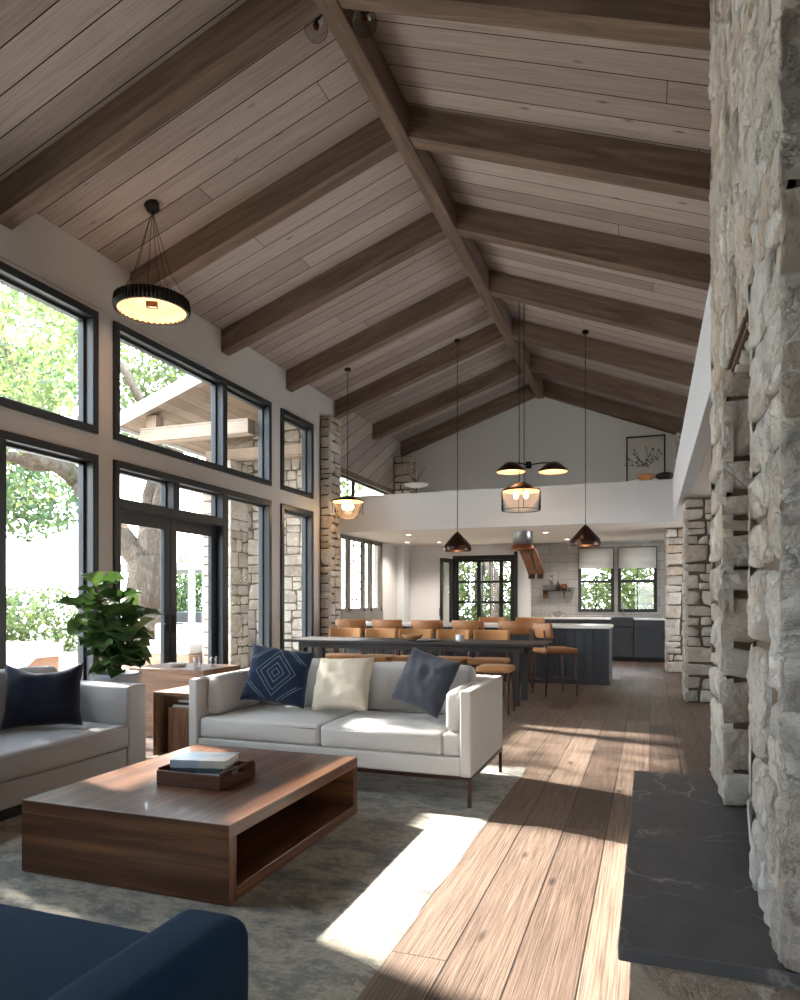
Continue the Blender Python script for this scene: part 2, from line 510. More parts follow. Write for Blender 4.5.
def rbox(sx, sy, sz, r=0.0, n=1, mid=1):
    """box with rounded edges, faces outward"""
    h = (sx / 2, sy / 2, sz / 2)
    r = min(r, 0.499 * min(sx, sy, sz))
    ax = []
    for i in range(3):
        if r <= 0:
            L = [-h[i] + 2 * h[i] * k / mid for k in range(mid + 1)]
        else:
            L = [-h[i] + r * k / n for k in range(n)]
            a, b = -h[i] + r, h[i] - r
            L += [a + (b - a) * k / mid for k in range(mid + 1)]
            L += [h[i] - r + r * k / n for k in range(1, n + 1)]
        ax.append(L)
    idx, vs, fs = {}, [], []

    def vert(p):
        key = (round(p[0], 6), round(p[1], 6), round(p[2], 6))
        if key not in idx:
            q = Vector(p)
            if r > 0:
                c = Vector([max(-h[i] + r, min(h[i] - r, q[i])) for i in range(3)])
                d = q - c
                if d.length > 1e-9:
                    q = c + d.normalized() * r
            idx[key] = len(vs)
            vs.append(q)
        return idx[key]
    for a in range(3):
        b, c = (a + 1) % 3, (a + 2) % 3
        for s in (-1, 1):
            for i in range(len(ax[b]) - 1):
                for j in range(len(ax[c]) - 1):
                    quad = []
                    for (di, dj) in ((0, 0), (1, 0), (1, 1), (0, 1)):
                        p = [0, 0, 0]
                        p[a] = s * h[a]
                        p[b] = ax[b][i + di]
                        p[c] = ax[c][j + dj]
                        quad.append(vert(p))
                    if s < 0:
                        quad.reverse()
                    if len(set(quad)) >= 3:
                        fs.append(quad)
    return vs, fs


def tube(pts, rad, n=8, caps=True):
    pts = [Vector(p) for p in pts]
    rr = rad if isinstance(rad, (list, tuple)) else [rad] * len(pts)
    vs, fs = [], []
    up = Vector((0, 0, 1))
    prev = None
    for i, p in enumerate(pts):
        t = (pts[min(i + 1, len(pts) - 1)] - pts[max(i - 1, 0)]).normalized()
        if prev is None:
            a = t.cross(up)
            if a.length < 1e-4:
                a = t.cross(Vector((1, 0, 0)))
        else:
            a = prev - t * prev.dot(t)
        a.normalize()
        prev = a
        b = t.cross(a)
        for k in range(n):
            ang = 2 * PI * k / n
            vs.append(p + (a * math.cos(ang) + b * math.sin(ang)) * rr[i])
    for i in range(len(pts) - 1):
        for k in range(n):
            k2 = (k + 1) % n
            fs.append([i * n + k, i * n + k2, (i + 1) * n + k2, (i + 1) * n + k])
    if caps:
        fs.append(list(range(n))[::-1])
        fs.append([(len(pts) - 1) * n + k for k in range(n)])
    return vs, fs


def lathe(prof, n=32):
    vs, fs = [], []
    for (r, z) in prof:
        for k in range(n):
            a = 2 * PI * k / n
            vs.append(Vector((r * math.cos(a), r * math.sin(a), z)))
    for i in range(len(prof) - 1):
        for k in range(n):
            k2 = (k + 1) % n
            fs.append([i * n + k, i * n + k2, (i + 1) * n + k2, (i + 1) * n + k])
    return vs, fs


def cushion(sx, sy, sz, r=0.04, puff=0.02, seed=1, wr=0.004):
    vs, fs = rbox(sx, sy, sz, r, 4, 10)
    out = []
    for p in vs:
        u, v, w = p.x / (sx / 2), p.y / (sy / 2), p.z / (sz / 2)
        q = p.copy()
        q.z += (1 if w > 0 else -1) * abs(w) * puff * (1 - u ** 2) * (1 - v ** 2) * 1.0
        q.y += v ** 3 * puff * 0.6 * (1 - u ** 2) * (1 - w ** 2)
        q.x += u ** 3 * puff * 0.6 * (1 - v ** 2) * (1 - w ** 2)
        d = noise.noise(Vector((p.x * 5 + seed, p.y * 5, p.z * 5))) * wr + noise.noise(Vector((p.x * 14 + seed, p.y * 14, p.z * 14))) * wr * 0.4
        q += p.normalized() * d
        out.append(q)
    return out, fs


def pillow(w, h, t, seed=1, n=26, pinch=0.07, wr=0.008, sag=0.0):
    """flat in xz, thickness in y; origin at centre"""
    vs, fs, idx = [], [], {}
    for s in (-1, 1):
        for i in range(n + 1):
            for j in range(n + 1):
                u, v = -1 + 2 * i / n, -1 + 2 * j / n
                edge = (i in (0, n)) or (j in (0, n))
                key = (0 if edge else s, i, j)
                if key in idx:
                    continue
                x = u * w / 2 * (1 - pinch * (1 - v * v) * abs(u))
                z = v * h / 2 * (1 - pinch * (1 - u * u) * abs(v))
                th = ((1 - u ** 4) * (1 - v ** 4)) ** 0.55 * t / 2
                y = s * th
                x += noise.noise(Vector((u * 2.2 + seed, v * 2.2, s))) * wr
                y += noise.noise(Vector((u * 3 + seed * 3, v * 3, s * 2))) * wr * 1.6 * (1 - u ** 4) * (1 - v ** 4)
                z += noise.noise(Vector((u * 2.2, v * 2.2 + seed, s * 5))) * wr - sag * max(0, v) ** 2 * (1 - u * u) * h
                idx[key] = len(vs)
                vs.append(Vector((x, y, z)))

    def g(s, i, j):
        edge = (i in (0, n)) or (j in (0, n))
        return idx[(0 if edge else s, i, j)]
    for s in (-1, 1):
        for i in range(n):
            for j in range(n):
                q = [g(s, i, j), g(s, i + 1, j), g(s, i + 1, j + 1), g(s, i, j + 1)]
                if s > 0:
                    q.reverse()
                fs.append(q)
    return vs, fs


def T(x=0, y=0, z=0, rz=0, rx=0, ry=0):
    return Matrix.Translation((x, y, z)) @ Matrix.Rotation(rz, 4, 'Z') @ Matrix.Rotation(ry, 4, 'Y') @ Matrix.Rotation(rx, 4, 'X')


def tag(o, label=None, cat=None, group=None, kind=None):
    if label:
        o['label'] = label
    if cat:
        o['category'] = cat
    if group:
        o['group'] = group
    if kind:
        o['kind'] = kind
    return o


def thing(name, label, cat, loc=(0, 0, 0), rz=0.0, group=None, kind=None):
    o = bpy.data.objects.new(name, None)
    o.empty_display_size = 0.1
    COL.objects.link(o)
    o.location = loc
    o.rotation_euler = (0, 0, rz)
    return tag(o, label, cat, group, kind)


def struct(name, mb, mats, parent=None, label=None):
    o = mb.build(name, mats, parent)
    o['kind'] = 'structure'
    if label:
        o['label'] = label
    return o


def dup(root, loc, rz=0.0, label=None, group=None):
    r = root.copy()
    COL.objects.link(r)
    r.location = loc
    r.rotation_euler = (0, 0, rz)
    if label:
        r['label'] = label
    if group:
        r['group'] = group
    for ch in list(root.children):
        c = ch.copy()
        COL.objects.link(c)
        c.parent = r
        for g in list(ch.children):
            d = g.copy()
            COL.objects.link(d)
            d.parent = c
    return r


# ---- stone faces: irregular stones, each a rounded rough block on a mortar core
def split_rects(w, h, rng, smax, smin, asp=1.0):
    out, todo = [], [(0.0, 0.0, w, h)]
    while todo:
        x, y, a, b = todo.pop()
        lim = smax * rng.uniform(0.55, 1.15)
        if a <= lim * asp and b <= lim:
            out.append((x, y, a, b))
            continue
        t = rng.uniform(0.32, 0.68)
        if a / asp > b and a > 2 * smin:
            todo += [(x, y, a * t, b), (x + a * t, y, a * (1 - t), b)]
        elif b > 2 * smin:
            todo += [(x, y, a, b * t), (x, y + b * t, a, b * (1 - t))]
        else:
            out.append((x, y, a, b))
    return out


def stone_face(mb, o, U, V, N, w, h, seed, smax=0.4, smin=0.09, asp=1.5, depth=0.035, grid=0.05, joint=0.010, corner=(0, 0), rough=0.008, mi=0, vary=0.13):
    """flat-faced rubble stones; at a corner the stones run out flush to the neighbouring face"""
    rng = random.Random(seed)
    o, U, V, N = Vector(o), Vector(U), Vector(V), Vector(N)
    k = depth * 0.45
    ca, cb = (-k if corner[0] else 0.0), (w + k if corner[1] else w)
    bed = [o + U * a_ + V * b_ + N * c_ for (a_, b_, c_) in ((ca, 0, k), (cb, 0, k), (cb, h, k), (ca, h, k), (ca, 0, -.002), (cb, 0, -.002), (cb, h, -.002), (ca, h, -.002))]
    bf = [[0, 1, 2, 3], [7, 6, 5, 4], [0, 4, 5, 1], [1, 5, 6, 2], [2, 6, 7, 3], [3, 7, 4, 0]]
    mb.add(bed, [q[::-1] for q in bf] if U.cross(V).dot(N) < 0 else bf, None, False, 1)
    for (x, y, a, b) in split_rects(w, h, rng, smax, smin, asp):
        cl = corner[0] and x < 1e-6
        cr = corner[1] and x + a > w - 1e-6
        dd = depth * (rng.uniform(0.96, 1.08) if (cl or cr) else rng.uniform(1 - vary, 1 + vary))
        x0, x1, y0, y1 = x + joint / 2, x + a - joint / 2, y + joint / 2, y + b - joint / 2
        if cl:
            x0 = -depth * rng.uniform(0.92, 1.08)
        if cr:
            x1 = w + depth * rng.uniform(0.92, 1.08)
        nu, nv = max(5, int((x1 - x0) / grid)), max(5, int((y1 - y0) / grid))
        tx, ty = rng.uniform(-0.006, 0.006), rng.uniform(-0.006, 0.006)
        js = [(rng.uniform(-1, 1) * joint * 0.9, rng.uniform(-1, 1) * joint * 0.9) for _ in range(4)]
        cut = [rng.choice((0, 0, 0.25, 0.5, 0.8)) * rng.random() for _ in range(4)]
        if cl:
            cut[0] *= 0.2
            cut[3] *= 0.2
        if cr:
            cut[1] *= 0.2
            cut[2] *= 0.2
        sd = rng.uniform(0, 100)
        rr = min(0.022, min(x1 - x0, y1 - y0) * 0.16)

        def stations(n, L):
            r = min(0.35, rr / L)
            inner = max(2, n - 4)
            return [0, r * 0.35, r] + [r + (1 - 2 * r) * k / inner for k in range(1, inner)] + [1 - r, 1 - r * 0.35, 1]
        us, vv = stations(nu, x1 - x0), stations(nv, y1 - y0)
        us = ([0] if cl else []) + us + ([1] if cr else [])
        nu, nv = len(us) - 1, len(vv) - 1
        vs, fs = [], []
        for j in range(nv + 1):
            for i in range(nu + 1):
                u, v = us[i], vv[j]
                px, py = x0 + (x1 - x0) * u, y0 + (y1 - y0) * v
                for (k, (cu, cv)) in enumerate(((0, 0), (1, 0), (1, 1), (0, 1))):
                    wgt = (1 - abs(u - cu)) * (1 - abs(v - cv))
                    side = (cl and cu == 0) or (cr and cu == 1)
                    px += 0 if side else js[k][0] * wgt
                    py += js[k][1] * wgt
                    c2 = max(0.0, wgt - 0.5) / 0.5
                    px += (0.5 - cu) * c2 * cut[k] * min(x1 - x0, 0.3) * 0.5
                    py += (0.5 - cv) * c2 * cut[k] * min(y1 - y0, 0.3) * 0.5
                eu = 1.0
                if not cl:
                    eu = min(eu, u * (x1 - x0))
                if not cr:
                    eu = min(eu, (1 - u) * (x1 - x0))
                e = min(eu, v * (y1 - y0), (1 - v) * (y1 - y0))
                t = min(1.0, e / max(rr, 1e-4))
                prof = math.sqrt(max(0.0, 1 - (1 - t) ** 2))
                P = Vector((px * 7 + sd, py * 7, sd))
                rgh = noise.noise(P) + 0.6 * noise.noise(P * 2.9) + 0.5 * noise.noise(P * 6.5)
                hgt = dd * prof + prof * (tx * (u - 0.5) + ty * (v - 0.5)) + rough * prof * rgh
                hgt = max(hgt, dd * 0.62 * prof)
                if t <= 0:
                    hgt = -0.01
                wall = (cl and i == 0) or (cr and i == nu)
                wob = 0.006 * noise.noise(Vector((px * 11, py * 11, sd + 7)))
                near_c = (cl and i <= 1) or (cr and i >= nu - 1)
                wx = 0 if near_c else wob
                if near_c:
                    px += (-1 if (cl and i <= 1) else 1) * 0.6 * rough * noise.noise(Vector((py * 9, sd, 3.0)))
                if wall:
                    hgt = -0.01
                vs.append(o + U * (px + wx) + V * (py + wob) + N * hgt)
        for j in range(nv):
            for i in range(nu):
                q = [j * (nu + 1) + i, j * (nu + 1) + i + 1, (j + 1) * (nu + 1) + i + 1, (j + 1) * (nu + 1) + i]
                fs.append(q)
        if U.cross(V).dot(N) < 0:
            fs = [q[::-1] for q in fs]
        mb.add(vs, fs, None, True, mi)


def stone_pier(mb, x0, x1, y0, y1, z0, z1, seed, faces='xyXY', **kw):
    """box core of mortar (mi 1) with stones on the chosen faces"""
    mb.box(x0, x1, y0, y1, z0, z1, mi=1)
    h = z1 - z0
    has = lambda f: 1 if f in faces else 0
    if 'x' in faces:
        stone_face(mb, (x0, y0, z0), (0, 1, 0), (0, 0, 1), (-1, 0, 0), y1 - y0, h, seed, corner=(has('y'), has('Y')), **kw)
    if 'X' in faces:
        stone_face(mb, (x1, y0, z0), (0, 1, 0), (0, 0, 1), (1, 0, 0), y1 - y0, h, seed + 1, corner=(has('y'), has('Y')), **kw)
    if 'y' in faces:
        stone_face(mb, (x0, y0, z0), (1, 0, 0), (0, 0, 1), (0, -1, 0), x1 - x0, h, seed + 2, corner=(has('x'), has('X')), **kw)
    if 'Y' in faces:
        stone_face(mb, (x0, y1, z0), (1, 0, 0), (0, 0, 1), (0, 1, 0), x1 - x0, h, seed + 3, corner=(has('x'), has('X')), **kw)


# ================================================================== THE ROOM
XL, XR = -5.8, 4.0          # window wall, far side wall
YB, YF = -4.0, 16.5         # wall behind the camera, kitchen wall
RX, RZ = -2.4, 6.40         # ridge line of the ceiling
SL, SR = 0.35, 0.39         # roof slopes


def ceil_z(x):
    return RZ - SL * (RX - x) if x < RX else RZ - SR * (x - RX)


# floor
mb = MB(1)
mb.add([(XL - 0.2, YB, 0), (XR, YB, 0), (XR, YF, 0), (XL - 0.2, YF, 0)], [[0, 1, 2, 3]],
       uvs=[[(YB, XL - 0.2), (YB, XR), (YF, XR), (YF, XL - 0.2)]])
mb.add([(XL - 0.2, YB, -0.2), (XR, YB, -0.2), (XR, YF, -0.2), (XL - 0.2, YF, -0.2)], [[3, 2, 1, 0]])
struct('floor', mb, M['floor'])

# ceiling (two board-clad slopes with some thickness)
mb = MB(2)
TH = 0.18
zl, zr = ceil_z(XL), ceil_z(XR)
zr2 = ceil_z(XR)
wl = math.hypot(RX - XL, RZ - zl)
wrr = math.hypot(XR - RX, RZ - zr)
XE = XL - 0.35
zE = ceil_z(XE)
wE = math.hypot(RX - XE, RZ - zE)
mb.add([(XE, YB, zE), (RX, YB, RZ), (RX, YF + 0.2, RZ), (XE, YF + 0.2, zE)], [[0, 3, 2, 1]],
       uvs=[[(0, YB), (0, YF + 0.2), (wE, YF + 0.2), (wE, YB)]])
mb.add([(RX, YB, RZ), (XR, YB, zr), (XR, YF + 0.2, zr), (RX, YF + 0.2, RZ)], [[0, 3, 2, 1]],
       uvs=[[(10, YB + 50), (10, YF + 50.2), (10 + wrr, YF + 50.2), (10 + wrr, YB + 50)]])
mb.add([(XE, YB, zE + TH), (RX, YB, RZ + TH), (RX, YF + 0.2, RZ + TH), (XE, YF + 0.2, zE + TH)], [[0, 1, 2, 3]], mi=1)
mb.add([(RX, YB, RZ + TH), (XR, YB, zr + TH), (XR, YF + 0.2, zr + TH), (RX, YF + 0.2, RZ + TH)], [[0, 1, 2, 3]], mi=1)
mb.add([(XE, YB, zE), (XE, YF + 0.2, zE), (XE, YF + 0.2, zE + TH), (XE, YB, zE + TH)], [[0, 3, 2, 1]], mi=1)
struct('ceiling', mb, [M['ceiling'], M['white']])

# window wall: solid pieces around the openings
LO0, LO1 = 0.08, 2.94       # lower windows
UP0, UP1 = 3.17, 4.53       # upper windows
BAYS = [(0.55, 3.50), (3.75, 6.20), (6.45, 9.98), (10.31, 11.48)]
mb = MB(3)
WX0, WX1 = XL - 0.2, XL


def wl_box(y0, y1, z0, z1):
    mb.box(WX0, WX1, y0, y1, z0, z1)


ys = [YB] + [y for b in BAYS for y in b] + [YF]
TOP = zl + 0.05
WCUT = 12.35                # past here the wall has the loft and kitchen windows
wl_box(YB, 0.55, 0, TOP)
wl_box(3.50, 3.75, 0, TOP)
wl_box(6.20, 6.45, 0, TOP)
wl_box(9.98, 10.31, 0, TOP)
wl_box(11.48, 12.66, 0, TOP)
for (a, b) in BAYS:
    wl_box(a, b, 0, LO0)
    wl_box(a, b, LO1, UP0)
    wl_box(a, b, UP1, TOP)
# kitchen part, below the loft: taupe window bank 12.66..15.02, z 1.08..2.66
wl_box(12.66, 15.02, 0, 1.08)
wl_box(12.66, 15.02, 2.64, 3.34)
wl_box(15.02, YF, 0, 3.34)
wl_box(12.66, 15.7, 3.86, TOP)
wl_box(15.7, YF, 3.34, TOP)
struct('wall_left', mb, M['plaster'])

# board cladding on the loft part of the window wall
mb = MB(4)
mb.add([(XL + 0.012, 12.32, 3.93), (XL + 0.012, YF, 3.93), (XL + 0.012, YF, zl), (XL + 0.012, 12.32, zl)], [[0, 1, 2, 3]],
       uvs=[[(y * 0.88 + z * 0.47, z * 0.88 - y * 0.47) for (y, z) in ((0, 0), (YF - 12.32, 0), (YF - 12.32, zl - 3.93), (0, zl - 3.93))]])
struct('wall_left_loft_boards', mb, M['ceiling'])

# kitchen / gable wall with door and window openings
DR = (-4.52, -2.98, 2.40)       # french door opening x0,x1,top
KW = [(-1.55, -0.76), (-0.68, 0.15)]
KZ0, KZ1 = 1.06, 2.52
mb = MB(5)
BY0, BY1 = YF, YF + 0.2


def bk(x0, x1, z0, z1):
    mb.box(x0, x1, BY0, BY1, z0, z1)


bk(XL - 0.2, DR[0], 0, 3.0)
bk(DR[0], DR[1], DR[2], 3.0)
bk(DR[1], KW[0][0], 0, 3.0)
bk(KW[0][0], KW[1][1], 0, KZ0)
bk(KW[0][0], KW[1][1], KZ1, 3.0)
bk(KW[0][1], KW[1][0], KZ0, KZ1)
bk(KW[1][1], XR, 0, 3.0)
mb.add([(XL - 0.2, BY0, 3.0), (XR, BY0, 3.0), (XR, BY0, zr), (RX, BY0, RZ), (XL - 0.2, BY0, ceil_z(XL - 0.2))], [[0, 1, 2, 3, 4]])
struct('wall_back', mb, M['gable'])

# tiled part of the kitchen wall
mb = MB(6)
ty = YF - 0.012


def tl(x0, x1, z0, z1):
    mb.add([(x0, ty, z0), (x1, ty, z0), (x1, ty, z1), (x0, ty, z1)], [[0, 1, 2, 3]], uvs=[[(x0, z0), (x1, z0), (x1, z1), (x0, z1)]])


tl(-2.62, KW[0][0], 0.9, 2.655)
tl(KW[0][0], KW[1][1], 0.9, KZ0)
tl(KW[0][0], KW[1][1], KZ1, 2.655)
tl(KW[0][1], KW[1][0], KZ0, KZ1)
tl(KW[1][1], 3.0, 0.9, 2.655)
struct('wall_back_tile', mb, M['tile'])

# side wall beyond the stone piers, wall behind the camera with added fill-light openings
mb = MB(7)
RWIN_FILL = [(10.6, 13.4)]
mb.box(XR, XR + 0.2, YB, YF, 2.45, 3.1)
mb.box(XR, XR + 0.2, YB, 9.0, 3.1, zr + 0.05)
mb.box(XR, XR + 0.2, 15.6, YF, 3.1, zr + 0.05)
mb.box(XR, XR + 0.2, 9.0, 15.6, 3.72, zr + 0.05)
mb.box(XR, XR + 0.2, YB, YF, 0, 0.3)
for (a, b) in ((YB, 10.6), (13.4, YF)):
    mb.box(XR, XR + 0.2, a, b, 0.3, 2.45)
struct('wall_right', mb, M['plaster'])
mb = MB(8)
mb.box(XL - 0.2, -0.8, YB - 0.2, YB, 0, 5.0)
mb.box(1.2, XR, YB - 0.2, YB, 0, 5.0)
mb.box(-0.8, 1.2, YB - 0.2, YB, 0, 0.8)
mb.box(-0.8, 1.2, YB - 0.2, YB, 2.5, 5.0)
mb.add([(XL - 0.2, YB, 4.9), (XR, YB, 4.9), (XR, YB, zr + .02), (RX, YB, RZ), (XL - 0.2, YB, ceil_z(XL - 0.2))], [[4, 3, 2, 1, 0]])
struct('wall_front', mb, M['plaster'])

# loft: back bridge and side wing
mb = MB(9)
mb.box(XL, 0.36, 12.60, 12.72, 2.66, 3.36, 0.0)
struct('wall_loft_parapet', mb, M['plaster_white'])
mb = MB(10)
mb.box(0.36, 0.48, 4.36, 12.72, 2.66, 3.36, 0.004)
struct('wall_loft_side_parapet', mb, M['plaster_white'])
mb = MB(11)
mb.box(XL, 0.48, 12.72, YF, 2.66, 2.95)
mb.box(0.48, XR, 4.36, YF, 2.66, 2.95)
struct('ceiling_under_loft', mb, M['soffit'])

# pilaster on the kitchen wall and the post beside the glazed door
mb = MB(12)
mb.box(XL, -5.62, 16.0, YF, 0, 2.66, 0.01)
struct('trim_1', mb, M['plaster_grey'])
mb = MB(13)
mb.box(-2.90, -2.62, 16.25, YF, 0, 2.66, 0.006)
struct('trim_2', mb, M['white'])
mb = MB(14)
mb.box(-2.97, -2.90, 16.20, YF, 0, 2.62, 0.004)
struct('trim_3', mb, M['dark_wood'])
# picture rail just above the upper windows
mb = MB(15)
mb.box(XL, XL + 0.012, 3.7, 11.7, 4.585, 4.605)
struct('trim_4', mb, M['plaster'])
# wooden rail over the clerestory of the loft
mb = MB(16)
mb.box(XL, XL + 0.06, 12.32, 16.0, 3.86, 3.95, 0.006)
struct('trim_5', mb, M['beam'])
mb = MB(17)
mb.box(XL, XL + 0.02, -3.9, 0.5, 0, 0.14, 0.004)
struct('baseboard_left', mb, M['plaster'])

# ------------------------------------------------------------------ rafters and ridge beam
RY = [5.00, 6.83, 8.70, 10.60, 12.52, 14.48, 16.33]
ORD = ['first', 'second', 'third', 'fourth', 'fifth', 'sixth', 'seventh']


def rafter(side, y, k):
    mb = MB(100 + k + (50 if side > 0 else 0))
    W, D = 0.20, 0.30
    if side < 0:
        xa, xb = XL + 0.002, RX - 0.088
    else:
        xa, xb = RX + 0.088, 3.9
    za, zb = ceil_z(xa), ceil_z(xb)
    L = math.hypot(xb - xa, zb - za)
    ang = math.atan2(zb - za, xb - xa)
    n = 26
    vs, fs = [], []
    for i in range(n + 1):
        t = i / n
        for (yy, zz) in ((-W / 2, -0.002), (W / 2, -0.002), (W / 2, -D), (-W / 2, -D)):
            P = Vector((t * L * 2.2, yy * 9 + k * 3, zz * 9))
            j = noise.noise(P) * 0.010
            dy = j if zz < -0.1 else 0
            ch = 0.0
            vs.append(Vector((t * L + zz * math.tan(ang), yy * (1 - 0.03) + dy, zz + (j if zz < -0.1 else 0))))
    for i in range(n):
        for c in range(4):
            c2 = (c + 1) % 4
            fs.append([i * 4 + c, i * 4 + c2, (i + 1) * 4 + c2, (i + 1) * 4 + c])
    fs.append([3, 2, 1, 0])
    fs.append([n * 4 + c for c in range(4)])
    m = Matrix.Translation((xa, y, za)) @ Matrix.Rotation(-ang, 4, 'Y')
    if side > 0:
        fs = [f for f in fs]
    mb.add(vs, fs, m, along=0)
    o = mb.build('rafter', M['beam'])
    tag(o, f"weathered brown wood rafter under the {'window-side' if side < 0 else 'fireplace-side'} roof slope, {ORD[k]} counting towards the kitchen",
        'ceiling beam', 'roof rafters')
    return o


for k, y in enumerate(RY):
    rafter(-1, y, k)
    rafter(1, y, k)
mb = MB(180)
mb.box(RX - 0.085, RX + 0.085, 1.0, YF, 6.03, RZ - 0.038, 0.012)
tag(mb.build('ridge_beam', M['beam']), 'long weathered wood ridge beam running the length of the vaulted ceiling peak', 'ceiling beam', kind='thing')

# ------------------------------------------------------------------ windows of the window wall
WN = [0]


def bar(mb, y0, y1, z0, z1, x0=-5.97, x1=-5.765, r=0.006):
    mb.box(x0, x1, y0, y1, z0, z1, r)


def win_left(y0, y1, z0, z1, mull=(), fw=0.085, mw=0.055):
    """a dark framed fixed window in the window wall; mull = list of mullion centres"""
    WN[0] += 1
    mb = MB(200 + WN[0])
    bar(mb, y0, y1, z1 - fw, z1)
    bar(mb, y0, y1, z0, z0 + fw)
    bar(mb, y0, y0 + fw, z0 + fw, z1 - fw)
    bar(mb, y1 - fw, y1, z0 + fw, z1 - fw)
    for c in mull:
        bar(mb, c - mw, c + mw, z0 + fw, z1 - fw, *((-5.93, -5.80) if mw < 0.05 else ()))
    o = struct(f'window_{WN[0]}', mb, M['frame'])
    edges = [y0 + fw] + [q for c in mull for q in (c - mw, c + mw)] + [y1 - fw]
    for i in range(0, len(edges), 2):
        a, b = edges[i], edges[i + 1]
        s = MB(300 + WN[0] * 4 + i)
        t = 0.035 if mw > 0.05 else 0.012
        for (p, q, r, w) in ((a, b, z1 - fw - t, z1 - fw), (a, b, z0 + fw, z0 + fw + t), (a, a + t, z0 + fw + t, z1 - fw - t), (b - t, b, z0 + fw + t, z1 - fw - t)):
            s.box(-5.95, -5.87, p, q, r, w, 0.004)
        s.build('sash', M['frame'], o)
        g = MB(0)
        g.box(-5.915, -5.909, a + t * 0.5, b - t * 0.5, z0 + fw + t * 0.5, z1 - fw - t * 0.5)
        g.build('pane', M['glass'], o)
    return o


win_left(0.55, 3.50, LO0, LO1, (2.02,))
win_left(0.55, 3.50, UP0, UP1, (2.02,))
win_left(3.75, 6.20, LO0, LO1, (4.96,))
win_left(3.75, 6.20, UP0, UP1)
win_left(6.45, 9.98, UP0, UP1, (8.66,))
win_left(10.31, 11.48, LO0, LO1)
win_left(10.31, 11.48, UP0, UP1)
# door bay: transom lights, sidelight
WN[0] += 1
mb = MB(250)
bar(mb, 6.45, 9.98, LO1 - 0.085, LO1)
bar(mb, 6.45, 6.535, LO0, LO1 - 0.085)
bar(mb, 9.895, 9.98, LO0, LO1 - 0.085)
bar(mb, 8.60, 8.74, LO0, LO1 - 0.085)
bar(mb, 6.535, 8.60, 2.39, 2.50)
bar(mb, 7.50, 7.62, 2.50, LO1 - 0.085)
bar(mb, 8.74, 9.895, LO0, LO0 + 0.085)
w_door = struct(f'window_{WN[0]}', mb, M['frame'])
for (a, b, z0, z1) in ((6.535, 7.50, 2.50, 2.855), (7.62, 8.60, 2.50, 2.855), (8.74, 9.895, LO0 + 0.085, 2.855)):
    g = MB(0)
    g.box(-5.915, -5.909, a, b, z0, z1)
    g.build('pane', M['glass'], w_door)
    s = MB(0)
    t = 0.03
    for (p, q, r, w) in ((a, b, z1 - t, z1), (a, b, z0, z0 + t), (a, a + t, z0 + t, z1 - t), (b - t, b, z0 + t, z1 - t)):
        s.box(-5.95, -5.87, p, q, r, w, 0.004)
    s.build('sash', M['frame'], w_door)


def door_leaf(k, y0, y1, handle_at):
    mb = MB(260 + k)
    z0, z1 = 0.02, 2.385
    st = 0.125
    for (a, b, c, d) in ((y0, y0 + st, z0, z1), (y1 - st, y1, z0, z1), (y0 + st, y1 - st, z1 - 0.15, z1), (y0 + st, y1 - st, z0, z0 + 0.24)):
        mb.box(-5.93, -5.87, a, b, c, d, 0.005)
    o = struct(f'door_{k}', mb, M['frame'])
    g = MB(0)
    g.box(-5.903, -5.897, y0 + st, y1 - st, z0 + 0.24, z1 - 0.15)
    g.build('pane', M['glass'], o)
    h = MB(0)
    h.box(-5.87, -5.862, handle_at - 0.025, handle_at + 0.025, 0.90, 1.14, 0.003)
    h.tube([(-5.865, handle_at, 1.02), (-5.82, handle_at, 1.02), (-5.815, handle_at + 0.01, 1.02), (-5.815, handle_at + (0.12 if handle_at > (y0 + y1) / 2 else -0.12) * -1, 1.02)], 0.009, 8)
    h.build('door_handle', M['black'], o)
    return o


door_leaf(1, 6.54, 7.565, 7.505)
door_leaf(2, 7.572, 8.597, 7.63)

# glazed back door of the kitchen
mb = MB(270)
fx0, fx1, fz = DR
for (a, b, c, d) in ((fx0, fx0 + 0.09, 0, fz), (fx1 - 0.09, fx1, 0, fz), (fx0 + .09, fx1 - 0.09, fz - 0.10, fz)):
    mb.box(a, b, YF - 0.04, YF + 0.14, c, d, 0.005)
ox = [fx0 + 0.09, (fx0 + fx1) / 2 - 0.17, (fx0 + fx1) / 2 - 0.17, fx1 - 0.42]
d3 = struct('door_3', mb, M['black'])
segs = [(fx0 + 0.09, fx0 + 0.64), (fx0 + 0.64, fx0 + 1.18), (fx0 + 1.18, fx1 - 0.09)]
for (a, b) in segs:
    s = MB(0)
    st = 0.05
    zt = fz - 0.10
    s.box(a, a + st, YF + 0.02, YF + 0.07, 0.02, zt, 0.004)
    s.box(b - st, b, YF + 0.02, YF + 0.07, 0.02, zt, 0.004)
    for z in (0.02, 0.75, 1.25, 1.74, zt - 0.055):
        s.box(a + st, b - st, YF + 0.02, YF + 0.07, z, z + (0.055 if z != 0.02 else 0.15), 0.004)
    if b - a > 0.5:
        s.box((a + b) / 2 - 0.012, (a + b) / 2 + 0.012, YF + 0.03, YF + 0.06, 0.1, zt, 0.002)
    s.build('door_leaf', M['black'], d3)
    g = MB(0)
    g.box(a + st, b - st, YF + 0.042, YF + 0.046, 0.1, zt)
    g.build('pane', M['glass'], d3)
